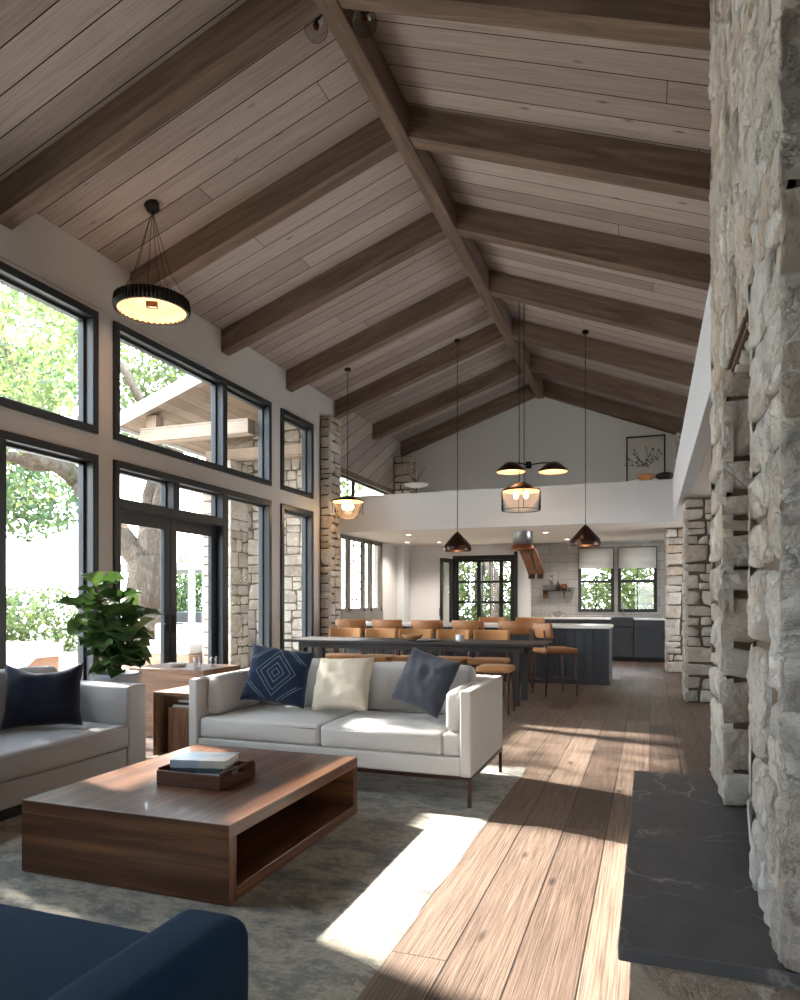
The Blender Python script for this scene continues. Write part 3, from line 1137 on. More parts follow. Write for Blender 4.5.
# door leaf standing open against the wall
mb = MB(271)
mm = T(fx0 - 0.02, YF - 0.05, 0, rz=math.radians(254))
for (a, b, c, d) in ((0, 0.08, 0.02, 2.33), (0.42, 0.50, 0.02, 2.33), (0.08, 0.42, 2.23, 2.33), (0.08, 0.42, 0.02, 0.2)):
    mb.box(a, b, -0.025, 0.025, c, d, 0.004, mat=mm)
d4 = struct('door_4', mb, M['black'])
g = MB(0)
g.box(0.08, 0.42, -0.003, 0.003, 0.2, 2.23, mat=mm)
g.build('pane', M['glass'], d4)
h = MB(0)
h.box(0.435, 0.48, -0.06, -0.025, 0.95, 1.15, 0.004, mat=mm)
h.build('door_handle', M['steel'], d4)

# kitchen windows with roman shades
for i, (a, b) in enumerate(KW):
    mb = MB(280 + i)
    fw = 0.07
    for (p, q, r, w) in ((a, b, KZ1 - fw, KZ1), (a, b, KZ0, KZ0 + fw), (a, a + fw, KZ0 + fw, KZ1 - fw), (b - fw, b, KZ0 + fw, KZ1 - fw), (a + fw, b - fw, 1.72, 1.78)):
        mb.box(p, q, YF - 0.03, YF + 0.12, r, w, 0.004)
    mb.box((a + b) / 2 - 0.01, (a + b) / 2 + 0.01, YF + 0.04, YF + 0.06, KZ0 + fw, KZ1 - fw)
    WN[0] += 1
    w = struct(f'window_{WN[0]}', mb, M['dark_wood'])
    g = MB(0)
    g.box(a + fw, b - fw, YF + 0.05, YF + 0.054, KZ0 + fw, KZ1 - fw)
    g.build('pane', M['glass'], w)
    s = MB(290 + i)
    n = 14
    vs, fs = [], []
    for j in range(n + 1):
        z = KZ1 - 0.02 - 0.46 * j / n
        y = YF - 0.05 - 0.02 * abs(math.sin(j / n * PI * 3)) - (0.02 if j > 10 else 0)
        vs += [(a + 0.02, y, z), (b - 0.02, y, z), (b - 0.02, y + 0.012, z), (a + 0.02, y + 0.012, z)]
    for j in range(n):
        for c in range(4):
            c2 = (c + 1) % 4
            fs.append([j * 4 + c2, j * 4 + c, (j + 1) * 4 + c, (j + 1) * 4 + c2])
    s.add(vs, fs, None, True)
    o = s.build('roman_shade', M['shade_cloth'])
    tag(o, 'pale linen roman shade half lowered over the kitchen window ' + ('beside the open shelf' if i == 0 else 'beside the far stone pier'), 'window shade', 'kitchen roman shades')

# taupe windows of the kitchen corner
WN[0] += 1
mb = MB(295)
for (a, b, c, d) in ((12.66, 12.74, 1.08, 2.64), (13.06, 13.20, 1.08, 2.64), (13.86, 13.98, 1.08, 2.64), (14.26, 14.40, 1.08, 2.64), (14.88, 15.02, 1.08, 2.64),
                     (12.66, 15.02, 2.56, 2.64), (12.66, 15.02, 1.08, 1.16)):
    mb.box(-5.86, -5.785, a, b, c, d, 0.005)
wt7 = struct(f'window_{WN[0]}', mb, M['taupe_frame'])
for (a, b) in ((12.74, 13.06), (13.20, 13.86), (13.98, 14.26), (14.40, 14.88)):
    g = MB(0)
    g.box(-5.85, -5.846, a, b, 1.16, 2.56)
    g.build('pane', M['glass'], wt7)
ld = MB(0)
lw = 0.015
segs_l = [((13.2, 2.02), (13.86, 2.30)), ((13.2, 2.02), (13.86, 1.90)), ((13.2, 1.70), (13.86, 1.72)), ((13.45, 2.12), (13.45, 2.56)), ((13.38, 1.16), (13.38, 1.71)),
          ((13.64, 1.16), (13.60, 1.45)), ((13.2, 1.35), (13.86, 1.33)), ((13.60, 1.45), (13.86, 1.60)), ((13.2, 2.45), (13.86, 2.47))]
for (p, q) in segs_l:
    ld.tube([(-5.835, p[0], p[1]), (-5.835, q[0], q[1])], lw, 6)
ld.build('leading', M['black'], wt7, 'dark leading lines across one pane')
# wainscot below
mb = MB(296)
mb.box(XL, XL + 0.03, 12.66, 15.02, 0.02, 1.08, 0.004)
struct('trim_6', mb, M['taupe_frame'])

# clerestory of the loft
WN[0] += 1
mb = MB(297)
for (a, b, c, d) in ((12.66, 12.72, 3.34, 3.86), (15.64, 15.70, 3.34, 3.86), (12.72, 15.64, 3.81, 3.86), (12.72, 15.64, 3.34, 3.39), (13.5, 13.53, 3.39, 3.81)):
    mb.box(-5.91, -5.84, a, b, c, d, 0.004)
w8 = struct(f'window_{WN[0]}', mb, M['frame'])
for (a, b) in ((12.72, 13.5), (13.56, 15.64)):
    g = MB(0)
    g.box(-5.90, -5.895, a, b, 3.39, 3.81)
    g.build('pane', M['glass'], w8)

# unseen windows added for fill light: behind the camera and in the side wing
WN[0] += 1
mb = MB(294)
for (p, q, r, w) in ((-0.8, 1.2, 2.42, 2.5), (-0.8, 1.2, 0.8, 0.88), (-0.8, -0.72, 0.88, 2.42), (1.12, 1.2, 0.88, 2.42), (0.16, 0.24, 0.88, 2.42)):
    mb.box(p, q, YB - 0.16, YB + 0.02, r, w, 0.004)
w = struct(f'window_{WN[0]}', mb, M['frame'])
g = MB(0)
g.box(-0.75, 1.15, YB - 0.09, YB - 0.085, 0.85, 2.45)
g.build('pane', M['glass'], w)
WN[0] += 1
mb = MB(293)
for (p, q, r, w) in ((9.0, 15.6, 3.64, 3.72), (9.0, 15.6, 3.1, 3.18), (9.0, 9.08, 3.18, 3.64), (15.52, 15.6, 3.18, 3.64), (12.26, 12.34, 3.18, 3.64)):
    mb.box(XR - 0.02, XR + 0.16, p, q, r, w, 0.004)
w = struct(f'window_{WN[0]}', mb, M['frame'])  # added strip window, lifts the gable wall
g = MB(0)
g.box(XR + 0.08, XR + 0.085, 9.06, 15.54, 3.16, 3.66)
g.build('pane', M['glass'], w)
for (a, b) in RWIN_FILL:
    WN[0] += 1
    mb = MB(299)
    for (p, q, r, w) in ((a, b, 2.37, 2.45), (a, b, 0.3, 0.38), (a, a + 0.08, 0.38, 2.37), (b - 0.08, b, 0.38, 2.37), ((a + b) / 2 - 0.05, (a + b) / 2 + 0.05, 0.38, 2.37)):
        mb.box(XR - 0.02, XR + 0.16, p, q, r, w, 0.004)
    w = struct(f'window_{WN[0]}', mb, M['frame'])  # added window, brings light to the kitchen
    g = MB(0)
    g.box(XR + 0.08, XR + 0.085, a + 0.06, b - 0.06, 0.36, 2.39)
    g.build('pane', M['glass'], w)

# ------------------------------------------------------------------ stone fireplace
FX, FY0, FY1, FYa, FYb, FZ = 0.36, 2.10, 4.28, 2.66, 3.66, 2.42
HZ = 0.35
fp = thing('stone_fireplace', 'tall pale split-face stone fireplace with a dark slab hearth', 'fireplace', (0.36, 3.2, 0))
FPI = Matrix.Translation((-0.36, -3.2, 0))


def fbuild(mb, name, mats, label=None):
    mb.v = [FPI @ Vector(p) for p in mb.v]
    return mb.build(name, mats, fp, label)


DEEP = 1.25
CT = 5.28                   # top of the masonry, under the ceiling boards at its lowest corner
kw = dict(depth=0.036, grid=0.018, rough=0.013, joint=0.013, vary=0.26)
mb = MB(400)
# near jamb
mb.box(FX, FX + DEEP, FY0, FYa, HZ, FZ, mi=1)
stone_face(mb, (FX, FY0, HZ), (0, 1, 0), (0, 0, 1), (-1, 0, 0), FYa - FY0, FZ - HZ, 11, smax=0.46, smin=0.12, asp=0.8, corner=(1, 1), **kw)
stone_face(mb, (FX, FY0, HZ), (1, 0, 0), (0, 0, 1), (0, -1, 0), DEEP, FZ - HZ, 12, smax=0.5, smin=0.14, asp=1.3, corner=(1, 0), **kw)
stone_face(mb, (FX, FYa, HZ), (1, 0, 0), (0, 0, 1), (0, 1, 0), 0.6, FZ - HZ, 13, smax=0.4, smin=0.12, asp=1.3, corner=(1, 0), **kw)
fbuild(mb, 'near_jamb', [M['stone_near'], M['mortar']])
mb = MB(401)
mb.box(FX, FX + DEEP, FYb, FY1, HZ, FZ, mi=1)
stone_face(mb, (FX, FYb, HZ), (0, 1, 0), (0, 0, 1), (-1, 0, 0), FY1 - FYb, FZ - HZ, 21, smax=0.34, smin=0.10, asp=1.1, corner=(1, 1), **kw)
stone_face(mb, (FX, FYb, HZ), (1, 0, 0), (0, 0, 1), (0, -1, 0), 0.75, FZ - HZ, 22, smax=0.30, smin=0.09, asp=1.25, corner=(1, 0), **kw)
stone_face(mb, (FX, FY1, HZ), (1, 0, 0), (0, 0, 1), (0, 1, 0), DEEP, FZ - HZ, 23, smax=0.4, smin=0.12, asp=1.3, corner=(1, 0), **kw)
fbuild(mb, 'far_jamb', [M['stone'], M['mortar']])
mb = MB(402)


def top_z(x):
    return ceil_z(x) - 0.012


zA, zB = top_z(FX), top_z(FX + DEEP)
mb.add([(FX, FY0, FZ), (FX + DEEP, FY0, FZ), (FX + DEEP, FY1, FZ), (FX, FY1, FZ), (FX, FY0, zA), (FX + DEEP, FY0, zB), (FX + DEEP, FY1, zB), (FX, FY1, zA)],
       [[0, 3, 2, 1], [4, 5, 6, 7], [0, 1, 5, 4], [1, 2, 6, 5], [2, 3, 7, 6], [3, 0, 4, 7]], mi=1)
stone_face(mb, (FX, FY0, FZ), (0, 1, 0), (0, 0, 1), (-1, 0, 0), FY1 - FY0, zA - FZ - 0.01, 31, smax=0.42, smin=0.11, asp=0.85, corner=(1, 1), **kw)
stone_face(mb, (FX, FY0, FZ), (1, 0, 0), (0, 0, 1), (0, -1, 0), DEEP, zB - FZ - 0.01, 32, smax=0.5, smin=0.14, asp=1.3, corner=(1, 0), **kw)
stone_face(mb, (FX, FY1, FZ), (1, 0, 0), (0, 0, 1), (0, 1, 0), DEEP, zB - FZ - 0.01, 35, smax=0.5, smin=0.14, asp=1.3, corner=(1, 0), **kw)
stone_face(mb, (FX, FYa, FZ), (0, 1, 0), (1, 0, 0), (0, 0, -1), FYb - FYa, 0.6, 33, smax=0.30, smin=0.1, asp=1.0, **kw)
fbuild(mb, 'chimney_breast', [M['stone_near'], M['mortar']])
mb = MB(403)
mb.box(FX + 0.80, FX + DEEP, FYa, FYb, HZ, FZ, mi=1)
stone_face(mb, (FX + 0.80, FYa, HZ), (0, 1, 0), (0, 0, 1), (-1, 0, 0), FYb - FYa, FZ - HZ, 34, smax=0.3, smin=0.1, grid=0.04)
fbuild(mb, 'firebox', [M['stone'], M['mortar']])
mb = MB(404)
mb.box(-0.086, FX + DEEP, 2.08, 4.25, HZ - 0.045, HZ, 0.006, 2)
fbuild(mb, 'hearth_slab', M['slab'], 'black veined hearth slab')
mb = MB(405)
mb.box(-0.02, FX + DEEP - 0.02, 2.16, 4.17, 0, HZ - 0.046, mi=1)
stone_face(mb, (-0.02, 2.16, 0), (0, 1, 0), (0, 0, 1), (-1, 0, 0), 2.01, HZ - 0.05, 41, smax=0.4, smin=0.10, asp=1.6, grid=0.02, joint=0.018, vary=0.25, corner=(1, 1))
stone_face(mb, (-0.02, 2.16, 0), (1, 0, 0), (0, 0, 1), (0, -1, 0), 1.4, HZ - 0.05, 42, smax=0.34, smin=0.10, asp=1.7, grid=0.016, joint=0.020, vary=0.25, rough=0.014, corner=(1, 0))
fbuild(mb, 'hearth_base', [M['stone'], M['mortar']])
# added logs in the opening, standing in for a warm sliver of light
for k, (x, y, r, dx) in enumerate(((0.63, 3.34, 0.07, 0.01), (0.80, 3.36, 0.075, -0.01), (0.715, 3.35, 0.065, 0.0))):
    mb = MB(410 + k)
    z = HZ + 0.004 + (r if k < 2 else 0.196)
    mb.tube([(x + dx, y - 0.2, z), (x, y, z + 0.005), (x - dx, y + 0.2, z)], [r, r * 1.04, r * 0.97], 14)
    o = mb.build('fire_log', M['oak_box'])
    tag(o, ['brown split fire log lying on the hearth inside the fireplace, closer to the room',
            'brown split fire log lying at the back of the fireplace opening',
            'brown split fire log resting on top of two others in the fireplace'][k], 'log', 'fire logs in the opening')

# ------------------------------------------------------------------ stone piers
def pier(name, label, x0, x1, y0, y1, z0, z1, seed, faces, mat='stone', **kw):
    mb = MB(seed)
    stone_pier(mb, x0, x1, y0, y1, z0, z1, seed, faces, **kw)
    o = mb.build(name, [M[mat], M['mortar']])
    tag(o, label, 'pillar', None, 'thing')
    return o


pk = dict(smax=0.30, smin=0.09, asp=1.3, depth=0.034, grid=0.03, rough=0.012, joint=0.014, vary=0.22)
pier('stone_pillar', 'pale fieldstone pillar under the loft soffit just past the fireplace', 0.46, 1.15, 9.85, 10.5, 0, 2.64, 420, 'xyXY', **pk)
pier('stone_pillar', 'pale fieldstone pillar standing at the end of the kitchen cabinets', 0.31, 0.95, 13.8, 14.4, 0, 2.64, 430, 'xyXY', **pk)
pier('stone_pillar', 'tall slim fieldstone pillar against the window wall beside the loft', XL + 0.014, -5.60, 11.80, 12.18, 0, 4.76, 440, 'yXY', **pk)
pier('stone_pillar', 'short fieldstone pillar up on the loft behind the dish lamp', XL + 0.035, -5.36, 15.72, 16.15, 2.955, 4.75, 450, 'yX', **pk)
pier('stone_pillar', 'short fieldstone pillar up on the loft beside the framed print', 0.55, 1.1, 15.6, 16.1, 2.955, 4.8, 460, 'xy', **pk)


def part(mb, name, mats, parent, label=None):
    """mesh given in world coordinates, parented to an unrotated root"""
    inv = Matrix.Translation(-Vector(parent.location))
    mb.v = [inv @ Vector(p) for p in mb.v]
    return mb.build(name, mats, parent, label)


def sub(mb, name, mats, parent, label=None):
    """mesh in world coordinates under a part of an unrotated root"""
    inv = Matrix.Translation(-Vector(parent.parent.location))
    mb.v = [inv @ Vector(p) for p in mb.v]
    return mb.build(name, mats, parent, label)


def softbox(x0, x1, y0, y1, z0, z1, r, puff, seed, wr=0.003):
    mb = MB(seed)
    vs, fs = cushion(x1 - x0, y1 - y0, z1 - z0, r, puff, seed, wr)
    mb.add(vs, fs, T((x0 + x1) / 2, (y0 + y1) / 2, (z0 + z1) / 2), True)
    return mb


# ================================================================== LIVING AREA
# rug
mb = MB(500)
rx0, rx1, ry0, ry1 = -3.97, -0.92, -0.2, 5.56
n = 60
vs, fs = [], []
for i in range(n + 1):
    for j in range(n + 1):
        u, v = i / n, j / n
        x = rx0 + (rx1 - rx0) * u
        y = ry0 + (ry1 - ry0) * v
        if i == n:
            x += 0.012 * noise.noise(Vector((1.0, y * 2.2, 0))) + 0.006 * noise.noise(Vector((1.0, y * 7, 0)))
        if j == n:
            y += 0.012 * noise.noise(Vector((x * 2.2, 5, 0)))
        z = 0.013 + 0.003 * noise.noise(Vector((x * 2, y * 2, 0)))
        if i in (0, n) or j in (0, n):
            z = 0.001
        vs.append((x, y, z))
for i in range(n):
    for j in range(n):
        fs.append([i * (n + 1) + j, (i + 1) * (n + 1) + j, (i + 1) * (n + 1) + j + 1, i * (n + 1) + j + 1])
mb.add(vs, fs, None, True)
tag(mb.build('area_rug', M['rug']), 'large distressed grey-beige wool area rug under the coffee table and sofas', 'rug')
RUGZ = 0.0170

# coffee table
ct = thing('coffee_table', 'low walnut waterfall coffee table with open side on the rug', 'coffee table', (-2.285, 3.28, RUGZ))
cx0, cx1, cy0, cy1, cz = -2.87, -1.70, 2.58, 3.98, 0.362
tt = 0.06
mb = MB(510)
mb.box(cx0, cx1, cy0, cy1, cz - tt, cz, 0.003, along=1)
part(mb, 'table_top', M['walnut'], ct)
for y0 in (cy0, cy1 - tt):
    mb = MB(512)
    mb.box(cx0, cx1, y0, y0 + tt, RUGZ, cz - tt, 0.002, along=0)
    part(mb, 'end_panel', M['walnut'], ct)
mb = MB(513)
mb.box(cx0, cx1, cy0 + tt, cy1 - tt, RUGZ, RUGZ + tt, 0.002, along=1)
part(mb, 'bottom_shelf', M['walnut'], ct)
mb = MB(514)
mb.box((cx0 + cx1) / 2 - 0.02, (cx0 + cx1) / 2 + 0.02, cy0 + tt, cy1 - tt, RUGZ + tt, cz - tt, 0.0, along=1)
part(mb, 'divider_panel', M['walnut'], ct)

# tray with books
tr = thing('serving_tray', 'dark brown wooden tray holding stacked books on the coffee table', 'tray', (-2.245, 3.2, cz))
tx0, tx1, ty0, ty1 = -2.44, -2.05, 3.03, 3.37
mb = MB(520)
mb.box(tx0, tx1, ty0, ty1, cz + .001, cz + 0.013, 0.002)
part(mb, 'tray_base', M['tray'], tr)
for (a, b, c, d, h) in ((tx0, tx1, ty0, ty0 + 0.014, 0.075), (tx0, tx1, ty1 - 0.014, ty1, 0.075)):
    mb = MB(521)
    mb.box(a, b, c, d, cz + 0.013, cz + h, 0.003)
    part(mb, 'tray_side', M['tray'], tr)
for x in (tx0, tx1 - 0.014):
    mb = MB(522)
    mb.box(x, x + 0.014, ty0 + 0.014, ty1 - 0.014, cz + 0.013, cz + 0.05, 0.002)
    mb.box(x, x + 0.014, ty0 + 0.014, ty0 + 0.11, cz + 0.05, cz + 0.085, 0.002)
    mb.box(x, x + 0.014, ty1 - 0.11, ty1 - 0.014, cz + 0.05, cz + 0.085, 0.002)
    mb.box(x, x + 0.014, ty0 + 0.014, ty1 - 0.014, cz + 0.072, cz + 0.088, 0.003)
    part(mb, 'tray_handle', M['tray'], tr)


def cover_mat(name, base, blot, lo, hi):
    b = NT(name)
    co = b.n('TexCoord').outputs['Object']
    f = b.noise(co, 11.0, 3, 0.5)
    b.bsdf(color=b.mix(b.ramp(f, [(lo, (0, 0, 0)), (hi, (1, 1, 1))]), base, blot), rough=0.35)
    return b.m


covers = [cover_mat('green_grey_cover', lin(86, 96, 70), lin(150, 156, 160), 0.45, 0.55), cover_mat('slate_cover', lin(70, 80, 92), lin(96, 108, 122), 0.4, 0.6),
          cover_mat('pale_blue_cover', lin(168, 186, 202), lin(214, 204, 192), 0.42, 0.62)]
blab = ['green and grey book at the bottom of the stack in the tray', 'slim slate-blue book in the middle of the stack in the tray', 'pale blue book with a cloudy cover on top of the tray stack']
bz = cz + 0.0135
for k, (bx, by, bw, bd, bh, rz) in enumerate(((-2.262, 3.2, 0.30, 0.225, 0.044, 0.16), (-2.275, 3.205, 0.28, 0.20, 0.026, 0.30), (-2.262, 3.21, 0.305, 0.215, 0.040, 0.22))):
    bk_ = thing('book', blab[k], 'book', (bx, by, bz), rz, 'books in the tray')
    m = MB(530 + k)
    m.box(-bw / 2, bw / 2, -bd / 2, bd / 2, bh - 0.004, bh, 0.001)
    m.box(-bw / 2, bw / 2, -bd / 2, bd / 2, 0, 0.004, 0.001)
    m.box(-bw / 2, bw / 2, -bd / 2, -bd / 2 + 0.004, 0.004, bh - 0.004, 0.001)
    m.build('cover', covers[k], bk_)
    m = MB(0)
    m.box(-bw / 2 + 0.005, bw / 2 - 0.005, -bd / 2 + 0.004, bd / 2 - 0.005, 0.004, bh - 0.004)
    m.build('pages', M['paper'], bk_, 'cream page block')
    bz += bh + 0.0006

# main sofa, facing the camera
sx0, sx1, sy0, sy1 = -3.18, -1.06, 4.30, 5.30
so = thing('sofa', 'oatmeal linen two-cushion sofa on thin bronze legs with three throw pillows', 'sofa', ((sx0 + sx1) / 2, (sy0 + sy1) / 2, RUGZ))
AZ, AT = 0.755, 0.075
mb = MB(540)
for (a, b, c, d) in ((sx0, sx1, sy0, sy0 + 0.03), (sx0, sx1, sy1 - 0.03, sy1), (sx0, sx0 + 0.03, sy0 + 0.03, sy1 - 0.03), (sx1 - 0.03, sx1, sy0 + 0.03, sy1 - 0.03)):
    mb.box(a, b, c, d, 0.185, 0.205, 0.002)
part(mb, 'rail_frame', M['bronze'], so, 'thin dark bronze rail under the sofa body')
for x in (sx0 + 0.002, sx1 - 0.025):
    for y in (sy0 + 0.003, sy1 - 0.026):
        mb = MB(541)
        mb.box(x, x + 0.023, y, y + 0.023, RUGZ, 0.185, 0.002)
        part(mb, 'leg', M['bronze'], so)
part(softbox(sx0 + AT, sx1 - AT, sy0 + 0.01, sy1 - 0.10, 0.206, 0.325, 0.012, 0.0, 542, 0.002), 'seat_base', M['sofa'], so)
part(softbox(sx0, sx0 + AT, sy0, sy1, 0.206, AZ, 0.014, 0.0, 543, 0.002), 'armrest', M['sofa'], so)
part(softbox(sx1 - AT, sx1, sy0, sy1, 0.206, AZ, 0.014, 0.0, 544, 0.002), 'armrest', M['sofa'], so)
part(softbox(sx0 + AT, sx1 - AT, sy1 - 0.10, sy1, 0.206, AZ, 0.014, 0.0, 545, 0.002), 'backrest', M['sofa'], so)
mid = -2.13
for k, (a, b) in enumerate(((sx0 + AT + 0.004, mid - 0.004), (mid + 0.004, sx1 - AT - 0.125))):
    c = part(softbox(a, b if k else b, sy0 + 0.02, sy1 - 0.26, 0.327, 0.475, 0.028, 0.022, 550 + k), 'seat_cushion', M['sofa'], so)
    t = MB(0)
    zz = 0.447
    t.tube([(a + 0.03, sy0 + 0.0185, zz), ((a + b) / 2, sy0 + 0.016, zz), (b - 0.03, sy0 + 0.0185, zz)], 0.0045, 6)
    sub(t, 'piping', M['sofa'], c)
part(softbox(sx1 - AT - 0.12, sx1 - AT - 0.004, sy0 + 0.03, sy1 - 0.26, 0.327, 0.475, 0.02, 0.006, 553), 'seat_end_cushion', M['sofa'], so)
for k, (a, b) in enumerate(((sx0 + AT + 0.10, mid - 0.004), (mid + 0.004, sx1 - AT - 0.10))):
    mb = MB(555 + k)
    vs, fs = cushion(b - a, 0.15, 0.36, 0.05, 0.02, 555 + k)
    mb.add(vs, fs, T((a + b) / 2, sy1 - 0.19, 0.655, rx=math.radians(-8)), True)
    part(mb, 'back_cushion', M['sofa'], so)
for k, x in enumerate((sx0 + AT + 0.004, sx1 - AT - 0.112)):
    part(softbox(x, x + 0.108, sy0 + 0.05 + (0.0 if k else 0.06), sy1 - 0.28, 0.482, AZ - 0.015 + (0.02 if k == 0 else 0), 0.04, 0.012, 558 + k), 'arm_cushion', M['sofa'], so)


def throw_pillow(label, x, y, z, w, h, t, mat, rx, rz, ry=0.0, seed=1, sag=0.0, deco=None, group='sofa throw pillows', wr=0.008):
    """leaning pillow; (x,y,z) is the middle of its lower edge"""
    root = thing('throw_pillow', label, 'pillow', (x, y, z), rz, group)
    m = T(0, 0, 0, 0, rx, ry) @ Matrix.Translation((0, 0, h / 2))
    mb = MB(seed)
    vs, fs = pillow(w, h, t, seed, sag=sag, wr=wr)
    mb.add(vs, fs, m, True)
    mb.build('cushion_cover', M[mat], root)
    if deco:
        deco(root, m, w, h, t)
    return root


def diamonds(root, m, w, h, t):
    mb = MB(0)

    def front(u, v):
        th = ((1 - abs(u) ** 4) * (1 - abs(v) ** 4)) ** 0.55 * t / 2
        return m @ Vector((u * w / 2, -th - 0.004, v * h / 2))
    for s in (0.78, 0.60, 0.34, 0.16):
        pts = [(0, s), (s * 0.78, 0), (0, -s), (-s * 0.78, 0), (0, s)]
        for (a, b) in zip(pts[:-1], pts[1:]):
            mb.tube([front(a[0] + (b[0] - a[0]) * q / 8, a[1] + (b[1] - a[1]) * q / 8) for q in range(9)], 0.0035, 5)
    for sx in (-1, 1):
        for sz in (-1, 1):
            for q0 in (0.0, 0.14):
                mb.tube([front(sx * (0.86 - 0.55 * q / 6 - q0), sz * (0.38 + 0.5 * q / 6 + q0 * 0.2)) for q in range(7)], 0.003, 5)
    mb.build('woven_diamonds', M['thread'], root, 'pale diamond line pattern')


throw_pillow('indigo throw pillow with a pale diamond pattern at the sofa arm near the doors', -2.69, 4.65, 0.545, 0.50, 0.45, 0.17, 'indigo', math.radians(-22), math.radians(14), math.radians(7), 3, deco=diamonds)
throw_pillow('cream woven throw pillow in the middle of the oatmeal sofa', -2.16, 4.70, 0.512, 0.48, 0.42, 0.18, 'cream', math.radians(-24), math.radians(-4), math.radians(-3), 5, wr=0.012)
throw_pillow('charcoal velvet throw pillow propped against the end arm of the oatmeal sofa', -1.57, 4.67, 0.565, 0.45, 0.42, 0.14, 'charcoal', math.radians(-24), math.radians(-22), math.radians(12), 8, wr=0.012)

# grey sofa along the windows, facing the coffee table
gx0, gx1, gy0, gy1 = -4.55, -3.58, 1.55, 4.34
gs = thing('sofa', 'grey linen sofa with its back to the windows and a navy pillow', 'sofa', ((gx0 + gx1) / 2, (gy0 + gy1) / 2, 0))
AG = 0.20
part(softbox(gx0 + 0.02, gx1 - 0.03, gy0 + 0.02, gy1 - 0.02, 0.02, 0.09, 0.01, 0, 560, 0.0), 'plinth', M['dark_wood'], gs, 'dark recessed plinth')
part(softbox(gx0 + 0.02, gx1 - 0.01, gy0 + AG, gy1 - AG, 0.09, 0.25, 0.012, 0, 561, 0.002), 'seat_base', M['sofa_grey'], gs)
for k, y in enumerate((gy0, gy1 - AG)):
    part(softbox(gx0, gx1, y, y + AG, 0.09, 0.70, 0.025, 0.006, 562 + k, 0.002), 'armrest', M['sofa_grey'], gs)
part(softbox(gx0, gx0 + 0.18, gy0 + AG, gy1 - AG, 0.09, 0.74, 0.03, 0, 564, 0.003), 'backrest', M['sofa_grey'], gs)
gm = (gy0 + gy1) / 2
for k, (a, b) in enumerate(((gy0 + AG + 0.004, gm - 0.003), (gm + 0.003, gy1 - AG - 0.004))):
    c = part(softbox(gx0 + 0.19, gx1 + 0.015, a, b, 0.252, 0.425, 0.03, 0.02, 565 + k), 'seat_cushion', M['sofa_grey'], gs)
    t = MB(0)
    t.tube([(gx1 + 0.016, a + 0.03, 0.395), (gx1 + 0.021, (a + b) / 2, 0.395), (gx1 + 0.016, b - 0.03, 0.395)], 0.004, 6)
    sub(t, 'piping', M['sofa_grey'], c)
    mb = MB(567 + k)
    vs, fs = cushion(0.17, b - a - 0.02, 0.40, 0.055, 0.015, 567 + k)
    mb.add(vs, fs, T(gx0 + 0.29, (a + b) / 2, 0.632, ry=math.radians(-8)), True)
    part(mb, 'back_cushion', M['sofa_grey'], gs)
throw_pillow('near-black navy throw pillow standing on the grey linen sofa', -3.93, 3.70, 0.455, 0.50, 0.45, 0.16, 'navy', math.radians(-14), math.radians(38), 0.0, 11, sag=0.13, group=None)

# blue sofa in front, only its far edge and one arm are seen
bs = thing('sofa', 'deep blue wool sofa with a rounded arm, facing the coffee table', 'sofa', (-1.8, 0.9, 0))
part(softbox(-3.0, -1.09, 0.62, 1.44, 0.10, 0.33, 0.03, 0, 570, 0.002), 'seat_base', M['sofa_blue'], bs)
part(softbox(-2.05, -1.095, 0.60, 1.47, 0.335, 0.50, 0.05, 0.012, 571), 'seat_cushion', M['sofa_blue'], bs)
part(softbox(-3.0, -2.06, 0.60, 1.47, 0.335, 0.50, 0.05, 0.012, 572), 'seat_cushion', M['sofa_blue'], bs)
part(softbox(-1.09, -0.885, 0.36, 1.46, 0.10, 0.585, 0.055, 0.012, 573), 'armrest', M['sofa_blue'], bs)
part(softbox(-3.22, -3.0, 0.36, 1.46, 0.10, 0.585, 0.055, 0.012, 574), 'armrest', M['sofa_blue'], bs)
part(softbox(-3.0, -1.09, 0.34, 0.60, 0.10, 0.78, 0.06, 0.012, 575), 'backrest', M['sofa_blue'], bs)
for x in (-3.12, -0.99):
    for y in (0.46, 1.36):
        mb = MB(576)
        mb.lathe([(0.018, RUGZ), (0.024, 0.10), (0.024, 0.104)], 14, T(x, y, 0))
        part(mb, 'leg', M['dark_wood'], bs)

# side table with magazines between the sofas
st_ = thing('side_table', 'open brown oak side table with a closed box inside, between the two sofas', 'side table', (-3.65, 5.1, 0))
ax0, ax1, ay0, ay1, az = -3.955, -3.30, 4.87, 5.36, 0.555
mb = MB(580)
mb.box(ax0, ax1, ay0, ay1, az - 0.03, az, 0.003)
part(mb, 'table_top', M['oak_box'], st_)
for x in (ax0, ax1 - 0.03):
    mb = MB(581)
    mb.box(x, x + 0.03, ay0, ay1, RUGZ, az - 0.03, 0.003)
    part(mb, 'side_panel', M['oak_box'], st_)
mb = MB(582)
mb.box(ax0 + 0.13, ax1 - 0.10, ay0 + 0.03, ay1 - 0.02, RUGZ + 0.02, az - 0.13, 0.004, along=2)
part(mb, 'inner_box', M['oak_box'], st_)
mb = MB(583)
mb.box(ax0 + 0.03, ax1 - 0.03, ay0 + 0.02, ay1, RUGZ, RUGZ + 0.02)
part(mb, 'bottom_panel', M['oak_box'], st_)
for k in range(3):
    mb = MB(584 + k)
    z = az - 0.129 + 0.021 * k
    mb.box(ax0 + 0.16 + 0.02 * k, ax1 - 0.16 - 0.012 * k, ay0 + 0.05 + 0.01 * k, ay1 - 0.08, z, z + 0.019, 0.002)
    o = mb.build('magazine', [M['paper'], M['dark_wood'], M['paper']][k])
    tag(o, ['pale magazine at the bottom of the pile inside the oak side table', 'dark magazine in the middle of the pile inside the oak side table', 'cream magazine topmost of the pile inside the oak side table'][k], 'magazine', 'magazines in the side table')

